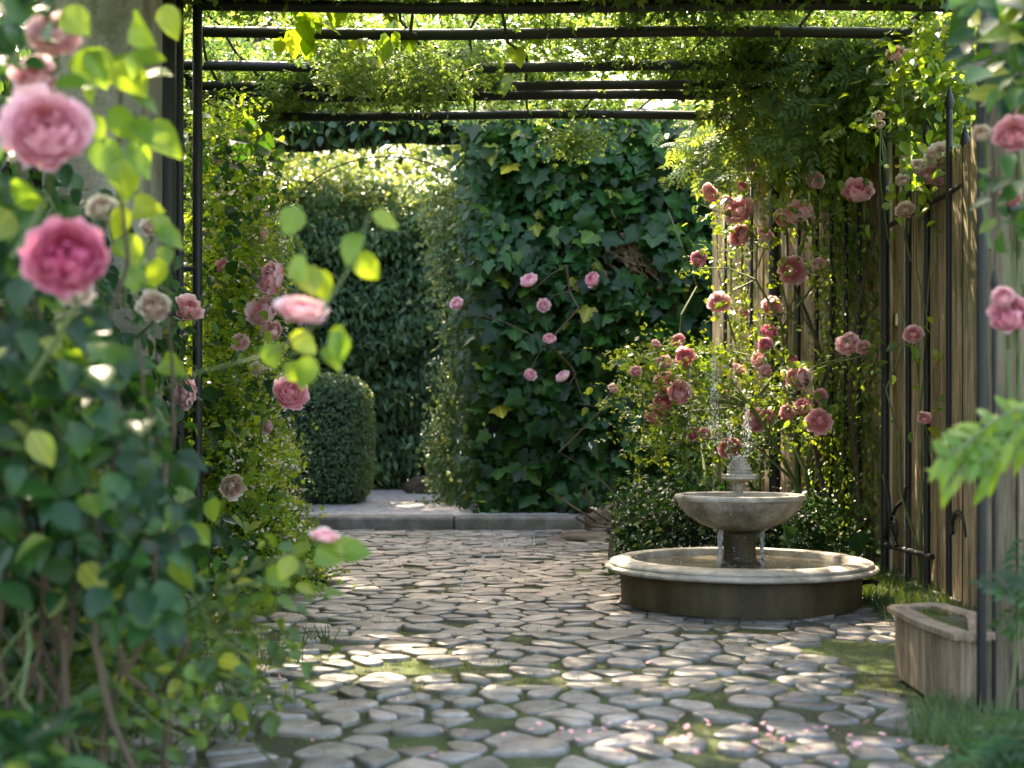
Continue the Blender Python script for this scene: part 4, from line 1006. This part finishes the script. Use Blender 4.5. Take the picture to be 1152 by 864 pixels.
# ------------------------------------------------------------------ right foreground plants
t = thing('climbing_rose', (2.0, 4.6, 0), 'blurred rose at the right edge with pink blooms against the damp boards', 'rose bush', GR)
m = MB()
for x, y, r, kd, d, v in ((1140, 150, 19, 'rich', 3.9, 1), (1152, 138, 18, 'pink', 4.0, 0), (1137, 221, 11, 'pink', 3.8, 0), (1136, 353, 20, 'rich', 3.8, 0), (1128, 334, 11, 'pink', 3.8, 0), (1104, 150, 9, 'cream', 4.2, 0)):
    p = at(x, y, d); add_bloom(t, p, r / 1450 * d, kd, face=(-.5, -.9, .3), var=v, stems=m, root=p + np.array([.1, .2, -.35]))
m.tube([at(1137, 230, 3.9), at(1142, 260, 3.95), at(1133, 290, 3.95), at(1136, 330, 3.9)], .005, 5)
for k in range(7): m.tube(wander((1.9 + random.gauss(0, .08), 4.45, 0), at(random.uniform(1130, 1200), random.uniform(-30, 400), 4.2), 9, .04), list(np.linspace(.012, .005, 10)), 5)
m.build('stems', M_stemg, t)
P = np.concatenate([poly_pts([(1075, -50), (1220, -50), (1220, 120), (1130, 110), (1090, 60)], 210, 3.6, 4.6), poly_pts([(1100, 170), (1200, 170), (1200, 300), (1120, 280)], 26, 3.7, 4.2)]); n = len(P)
scatter('foliage', T_oval, P, facing(n, (-.2, -.6, .7), .4), rand_dir(n) * .7 + np.array([-.3, -.1, -.5]), rng.uniform(.07, .12, n), L_teal, t)
# white-pink rose on the gate
t = thing('climbing_rose', (2.6, 8.6, 0), 'creamy white and pink rose clambering through the iron gate', 'rose bush', GR)
m = MB(); pp = []
for x, y, r, kd, v in ((1057, 173, 16, 'cream', 2), (1045, 196, 11, 'peach', 1), (1060, 200, 9, 'pink', 0), (1032, 187, 9, 'cream', 1), (1015, 203, 7, 'cream', 0), (988, 130, 6, 'cream', 1), (990, 140, 5, 'cream', 0), (1018, 235, 10, 'cream', 2), (1088, 362, 9, 'peach', 1), (1082, 405, 9, 'peach', 2), (1027, 375, 10, 'peach', 2), (1079, 437, 7, 'peach', 1), (1077, 272, 7, 'hot', 0), (1008, 60, 9, 'peach', 1), (1040, 470, 7, 'peach', 1)):
    p = at(x, y, 8.0); pp.append(p); add_bloom(t, p, r / 1450 * 8, kd, face=(-.4, -.9, .5), var=v, stems=m, root=p + np.array([.1, .2, -.3]))
for k in range(4): m.tube(wander((2.7, 8.5, 0), pp[k * 3], 9, .05), list(np.linspace(.009, .003, 10)), 5)
m.build('stems', M_stemg, t)
small_leaves_around(poly_pts([(1000, 20), (1100, 20), (1098, 200), (1040, 160), (1005, 120)], 60, 8.2, 9.2), 26, .1, t, L_rose, T_oval, (.06, .11), name='dark_foliage')
small_leaves_around(np.concatenate([np.array(pp), poly_pts([(1005, 40), (1090, 60), (1095, 260), (1010, 150)], 16, 7.6, 8.4)]), 8, .08, t, L_fresh, T_oval, (.05, .1))
# bright fern-like spray
t = thing('leaning_fern', (1.75, 3.5, 0), 'bright yellow-green fern spray leaning in from the right edge', 'fern')
m = MB(); P = []; Dd = []
for k in range(5):
    a = Vector(at(1220, random.uniform(400, 520), 3.4)); b = Vector(at(random.uniform(1050, 1120), random.uniform(500, 575), 3.2))
    a = Vector((a.x, a.y, a.z - .1)); w = [a.lerp(b, i / 14) + Vector((0, 0, .09 * math.sin(math.pi * i / 14))) for i in range(15)]; m.tube(w, .003, 4)
    for i in range(2, 15):
        for sg_ in (-1, 1): P.append(w[i]); Dd.append(((b - a).normalized() * .6 + Vector((0, -.15, sg_ * .8)).normalized()))
m.tube([(1.75, 3.5, 0), (1.72, 3.45, .5), at(1220, 500, 3.4)], .008, 5)
m.build('stems', M_stemg, t)
P = np.array([tuple(p) for p in P]); n = len(P)
scatter('foliage', T_long, P, facing(n, (-.2, -.8, .5), .25), np.array([tuple(d) for d in Dd]), rng.uniform(.05, .085, n), L_fresh, t)
# ferny plant bottom right
t = thing('ferny_plant', (1.5, 3.9, 0), 'leafy plant with narrow bluish leaflets in the bottom right corner', 'plant')
P = np.concatenate([poly_pts([(1150, 600), (1210, 560), (1210, 800), (1165, 800)], 12, 3.6, 4.1), poly_pts([(1090, 900), (1110, 850), (1210, 790), (1210, 930), (1080, 930)], 110, 3.2, 4.0)]); n = len(P); P[:, 2] = np.maximum(P[:, 2], .03)
scatter('foliage', T_wist, P, facing(n, (-.1, -.4, .9), .3), rand_dir(n) * .6 + np.array([-.7, -.3, -.1]), rng.uniform(.14, .24, n), L_teal, t)
m = MB()
for k in range(20): m.tube(wander((1.5, 3.9, 0), P[k * 6], 4, .03), .004, 4)
m.build('stems', M_stemg, t)
#==== OBJECTS
# ------------------------------------------------------------------ fountain
fx, fy = FC
t = thing('fountain', (fx, fy, 0), 'round two-tier stone fountain with a small finial spouting water', 'fountain')
m = MB(); m.lathe([(0.62, 0.0), (0.69, 0.0), (0.69, 0.02), (0.60, 0.025)], (fx, fy, 0)); m.build('plinth', M_step, t)
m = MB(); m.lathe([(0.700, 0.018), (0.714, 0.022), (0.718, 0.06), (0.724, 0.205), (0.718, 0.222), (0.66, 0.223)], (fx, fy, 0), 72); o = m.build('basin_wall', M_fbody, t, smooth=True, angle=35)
m = MB(); m.lathe([(0.61, 0.11), (0.722, 0.219), (0.76, 0.217), (0.8, 0.222), (0.816, 0.232), (0.818, 0.243), (0.81, 0.252), (0.793, 0.255), (0.787, 0.26), (0.793, 0.266), (0.786, 0.276), (0.765, 0.284), (0.73, 0.292), (0.67, 0.294), (0.655, 0.287), (0.648, 0.272), (0.64, 0.10)], (fx, fy, 0), 96); m.build('rim', M_fount, t, smooth=True, angle=30)
m = MB(); m.lathe([(0.65, 0.08), (0.65, 0.09)], (fx, fy, 0), 48); m.build('basin_floor', M_fbody, t)
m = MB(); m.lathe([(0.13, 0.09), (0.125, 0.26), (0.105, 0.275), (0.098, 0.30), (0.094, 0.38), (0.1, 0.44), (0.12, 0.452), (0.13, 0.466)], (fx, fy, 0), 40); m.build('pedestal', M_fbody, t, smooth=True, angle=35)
m = MB(); m.lathe([(0.10, 0.455), (0.17, 0.47), (0.25, 0.503), (0.32, 0.55), (0.365, 0.605), (0.378, 0.636), (0.376, 0.64), (0.392, 0.648), (0.396, 0.662), (0.388, 0.674), (0.372, 0.678), (0.356, 0.672), (0.34, 0.64), (0.24, 0.60), (0.0, 0.59)], (fx, fy, 0), 72)
o = m.build('bowl', [M_bowl, M_fount], t, smooth=True, angle=30)
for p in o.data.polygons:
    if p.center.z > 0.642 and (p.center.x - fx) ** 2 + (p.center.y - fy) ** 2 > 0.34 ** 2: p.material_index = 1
m = MB(); m.lathe([(0.022, 0.60), (0.02, 0.745), (0.045, 0.752), (0.098, 0.765), (0.108, 0.774), (0.104, 0.785), (0.08, 0.8), (0.064, 0.806), (0.06, 0.825), (0.066, 0.838), (0.058, 0.85), (0.04, 0.862), (0.036, 0.876), (0.04, 0.886), (0.03, 0.9), (0.012, 0.913), (0.0, 0.918)], (fx, fy, 0), 32); m.build('finial', M_fount, t, smooth=True, angle=40)
m = MB()
for z_, r_, k_ in ((.812, .066, 16), (.832, .064, 16), (.85, .056, 14), (.868, .042, 12), (.884, .038, 11), (.9, .026, 8), (.79, .1, 26)):
    for q_ in range(k_):
        a_ = (q_ + .5 * (int(z_ * 1000) % 2)) / k_ * 2 * math.pi; c_ = Vector((fx + r_ * math.cos(a_), fy + r_ * math.sin(a_), z_)); m.tube([c_ - Vector((0, 0, .009)), c_, c_ + Vector((0, 0, .01))], [.004, .0105, .003], 6)
m.build('finial_beading', M_fount, t, smooth=True)
m = MB(); m.lathe([(0.645, 0.23), (0.645, 0.25)], (fx, fy, 0), 64); o = m.build('basin_water', M_water, t)
m = MB(); m.lathe([(0.347, 0.645), (0.35, 0.652)], (fx, fy, 0), 48); m.build('bowl_water', M_water, t)
m = MB(); q = at(966, 654, 7.7); m.tube([(fx + .70, fy - .12, .15), (fx + .77, fy - .14, .165), (fx + .8, fy - .15, .15)], [.014, .014, .016], 8); m.build('spout', M_iron, t, smooth=True)

# water in flight
V0 = []; F0 = []
def drop_pts(P, sz, st=1.0):
    ico = np.array([(0, 0, 1), (1, 0, 0), (0, 1, 0), (-1, 0, 0), (0, -1, 0), (0, 0, -1)], float); fc = [(0, 1, 2), (0, 2, 3), (0, 3, 4), (0, 4, 1), (5, 2, 1), (5, 3, 2), (5, 4, 3), (5, 1, 4)]
    for p, s in zip(P, sz):
        b = len(V0); V0.extend([tuple(np.array(p) + v * np.array([s, s, s * st])) for v in ico]); F0.extend([tuple(i + b for i in f) for f in fc])
rs = np.random.default_rng(77)
for cx, y0, y1, k in ((803, 400, 500, 330), (840, 455, 515, 240), (820, 470, 540, 120), (776, 420, 500, 60), (829, 515, 555, 60)):
    n = k; yy = rs.uniform(y0, y1, n); P = np.array([at(cx + rs.normal() * (1.2 + (y - y0) * .05), y, 7.84 + rs.normal() * .03) for y in yy]); drop_pts(P, rs.uniform(.001, .0026, n), 4.5)
for sg_ in (-1, 1):     # falling curtains off the bowl round the pedestal
    for k in range(260):
        z = rs.uniform(.25, .47); drop_pts([(fx + sg_ * (.115 + .02 * rs.random() + .03 * (0.47 - z)), fy - .05 + rs.normal() * .03, z)], [rs.uniform(.0012, .003)], 6)
a = rs.random(320) * 6.283; z = rs.uniform(.24, .66, 320); rr = .4 + .05 * (.66 - z); drop_pts(np.stack([fx + rr * np.cos(a), fy + rr * np.sin(a), z], 1), rs.uniform(.0012, .003, 320), 2.2)
a = rs.random(200) * 6.283; rr = .1 + .5 * rs.random(200) ** 2; drop_pts(np.stack([fx + rr * np.cos(a), fy + rr * np.sin(a), .252 + rs.random(200) ** 3 * .1], 1), rs.uniform(.001, .0025, 200))
P = np.stack([fx + rs.normal(0, .45, 110), fy + rs.normal(0, .35, 110), rs.uniform(.3, 1.4, 110)], 1); drop_pts(P, rs.uniform(.0015, .004, 110), 1.6)
P = poly_pts([(690, 540), (760, 540), (750, 620), (690, 640)], 30, 7.2, 8.2, rs); drop_pts(P, rs.uniform(.002, .005, 30), 2.2)
arc = [(517, 664), (522, 652), (530, 638), (540, 628), (555, 622), (570, 612), (585, 608), (597, 607)]
for i in range(len(arc) - 1):
    for f in np.linspace(0, 1, 14):
        x = arc[i][0] * (1 - f) + arc[i + 1][0] * f + rs.normal() * .6; y = arc[i][1] * (1 - f) + arc[i + 1][1] * f + rs.normal() * .6; drop_pts([at(x, y, 8.0)], [rs.uniform(.002, .006)], 1.5)
for x, y in ((601, 612), (605, 618), (608, 625), (567, 609), (573, 611), (600, 608), (556, 413 + 190), (493, 402), (515, 497), (518, 510), (556, 490), (663, 500), (665, 503)):
    drop_pts([at(x, y, 8)], [.007], 2.6)
tag(mesh_np('water_droplets', V0, F0, M_drop, True), kind='stuff')

# ------------------------------------------------------------------ wooden planter box
t = thing('wooden_planter', (1.8, 5.1, 0), 'rough wooden planter box with mossy soil at the foot of the thick black post', 'planter')
foot = [(1.64, 5.48), (1.632, 5.06), (1.665, 4.74), (1.735, 4.755), (1.88, 5.2), (1.83, 5.56)]
hp = 0.265; m = MB()
for i in range(len(foot)):
    a = np.array(foot[i]); b = np.array(foot[(i + 1) % len(foot)]); L = np.linalg.norm(b - a); nb = max(1, round(L / .13)); ang = math.atan2(b[1] - a[1], b[0] - a[0])
    for k in range(nb):
        c = a + (b - a) * ((k + .5) / nb); m.box((c[0], c[1], .02 + hp / 2), (L / nb - .003, .026, hp), ang, random.random())
m.build('side_boards', W_plant, t, bevel=.003)
m = MB()
for i in range(len(foot)):
    a = np.array(foot[i]); b = np.array(foot[(i + 1) % len(foot)]); c = (a + b) / 2; L = np.linalg.norm(b - a); m.box((c[0], c[1], .02 + hp + .0135 + .0007 * i), (L + .02, .09, .025), math.atan2(b[1] - a[1], b[0] - a[0]), random.random())
m.build('top_rim', W_plant, t, bevel=.004)
m = MB(); m.add([(x, y, .272) for x, y in foot] + [(1.8, 5.1, .315)], [(i, (i + 1) % 6, 6) for i in range(6)]); m.build('soil', M_soil, t)
P = np.stack([rng.uniform(1.66, 1.86, 900), rng.uniform(4.8, 5.5, 900), np.full(900, .285)], 1); P = P[in_poly(P[:, :2], foot)]; n = len(P)
scatter('moss', T_blade, P, rand_dir(n) * .6 + np.array([0, -1, .3]), rand_dir(n) * .5 + np.array([0, 0, 1]), rng.uniform(.02, .045, n), L_moss, t)

# ------------------------------------------------------------------ moss, grass, petals
def in_path(n, rs, y0=1.4, y1=13.7): return np.stack([rs.uniform(-2.7, 2.6, n), y0 + (y1 - y0) * rs.random(n) ** 1.3, np.zeros(n)], 1)
rs = np.random.default_rng(5); P = in_path(90000, rs)
k = np.array([mnoise.noise(Vector((x * .9, y * .9, 9.3))) for x, y, _ in P]); k2 = np.array([mnoise.noise(Vector((x * 4, y * 4, 2))) for x, y, _ in P])
keep = (k + .35 * k2 + rs.random(len(P)) * .5 > .42) | ((P[:, 0] > 2.1 + .2 * k2)) | ((P[:, 0] > 1.35) & (P[:, 1] < 6.4) & (rs.random(len(P)) < .8)) | ((P[:, 0] < -.9 + .06 * P[:, 1] * -1) & (rs.random(len(P)) < .4))
P = P[keep]; P = P[np.hypot(P[:, 0] - fx, P[:, 1] - fy) > .68]; P[:, 2] = .0; n = len(P)
scatter('moss', T_blade, P, rand_dir(n) * .7 + np.array([0, -1, .2]), rand_dir(n) * .7 + np.array([0, 0, 1]), rs.uniform(.02, .042, n), L_moss)['kind'] = 'stuff'
cs = np.concatenate([np.stack([rs.uniform(2.15, 2.75, 240), rs.uniform(6.3, 9.4, 240), np.zeros(240)], 1), np.stack([rs.uniform(1.45, 1.75, 60), rs.uniform(3.6, 4.8, 60), np.zeros(60)], 1), np.stack([rs.uniform(-1.7, -.9, 70), rs.uniform(3.4, 6.5, 70), np.zeros(70)], 1)])
P, off = clumps(cs, 34, np.array([.05, .05, 0.0]), rs); n = len(P)
scatter('grass', T_blade, P, rand_dir(n) * .7 + np.array([0, -1, .3]), rand_dir(n) * .55 + np.array([0, 0, 1]), rs.uniform(.05, .13, n), L_grass)['kind'] = 'stuff'
# fallen petals
P = np.concatenate([np.stack([.75 + rs.normal(0, .42, 80), 4.33 + rs.normal(0, .14, 80), np.full(80, .031)], 1), np.stack([rs.uniform(-2, 2.4, 60), rs.uniform(3.2, 11, 60), np.full(60, .031)], 1)]); n = len(P)
scatter('fallen_petals', T_petal, P, facing(n, (0, 0, 1), .3), rand_dir(n), rs.uniform(.014, .03, n), P_peach, r=rs.uniform(.3, 1, n))['kind'] = 'stuff'
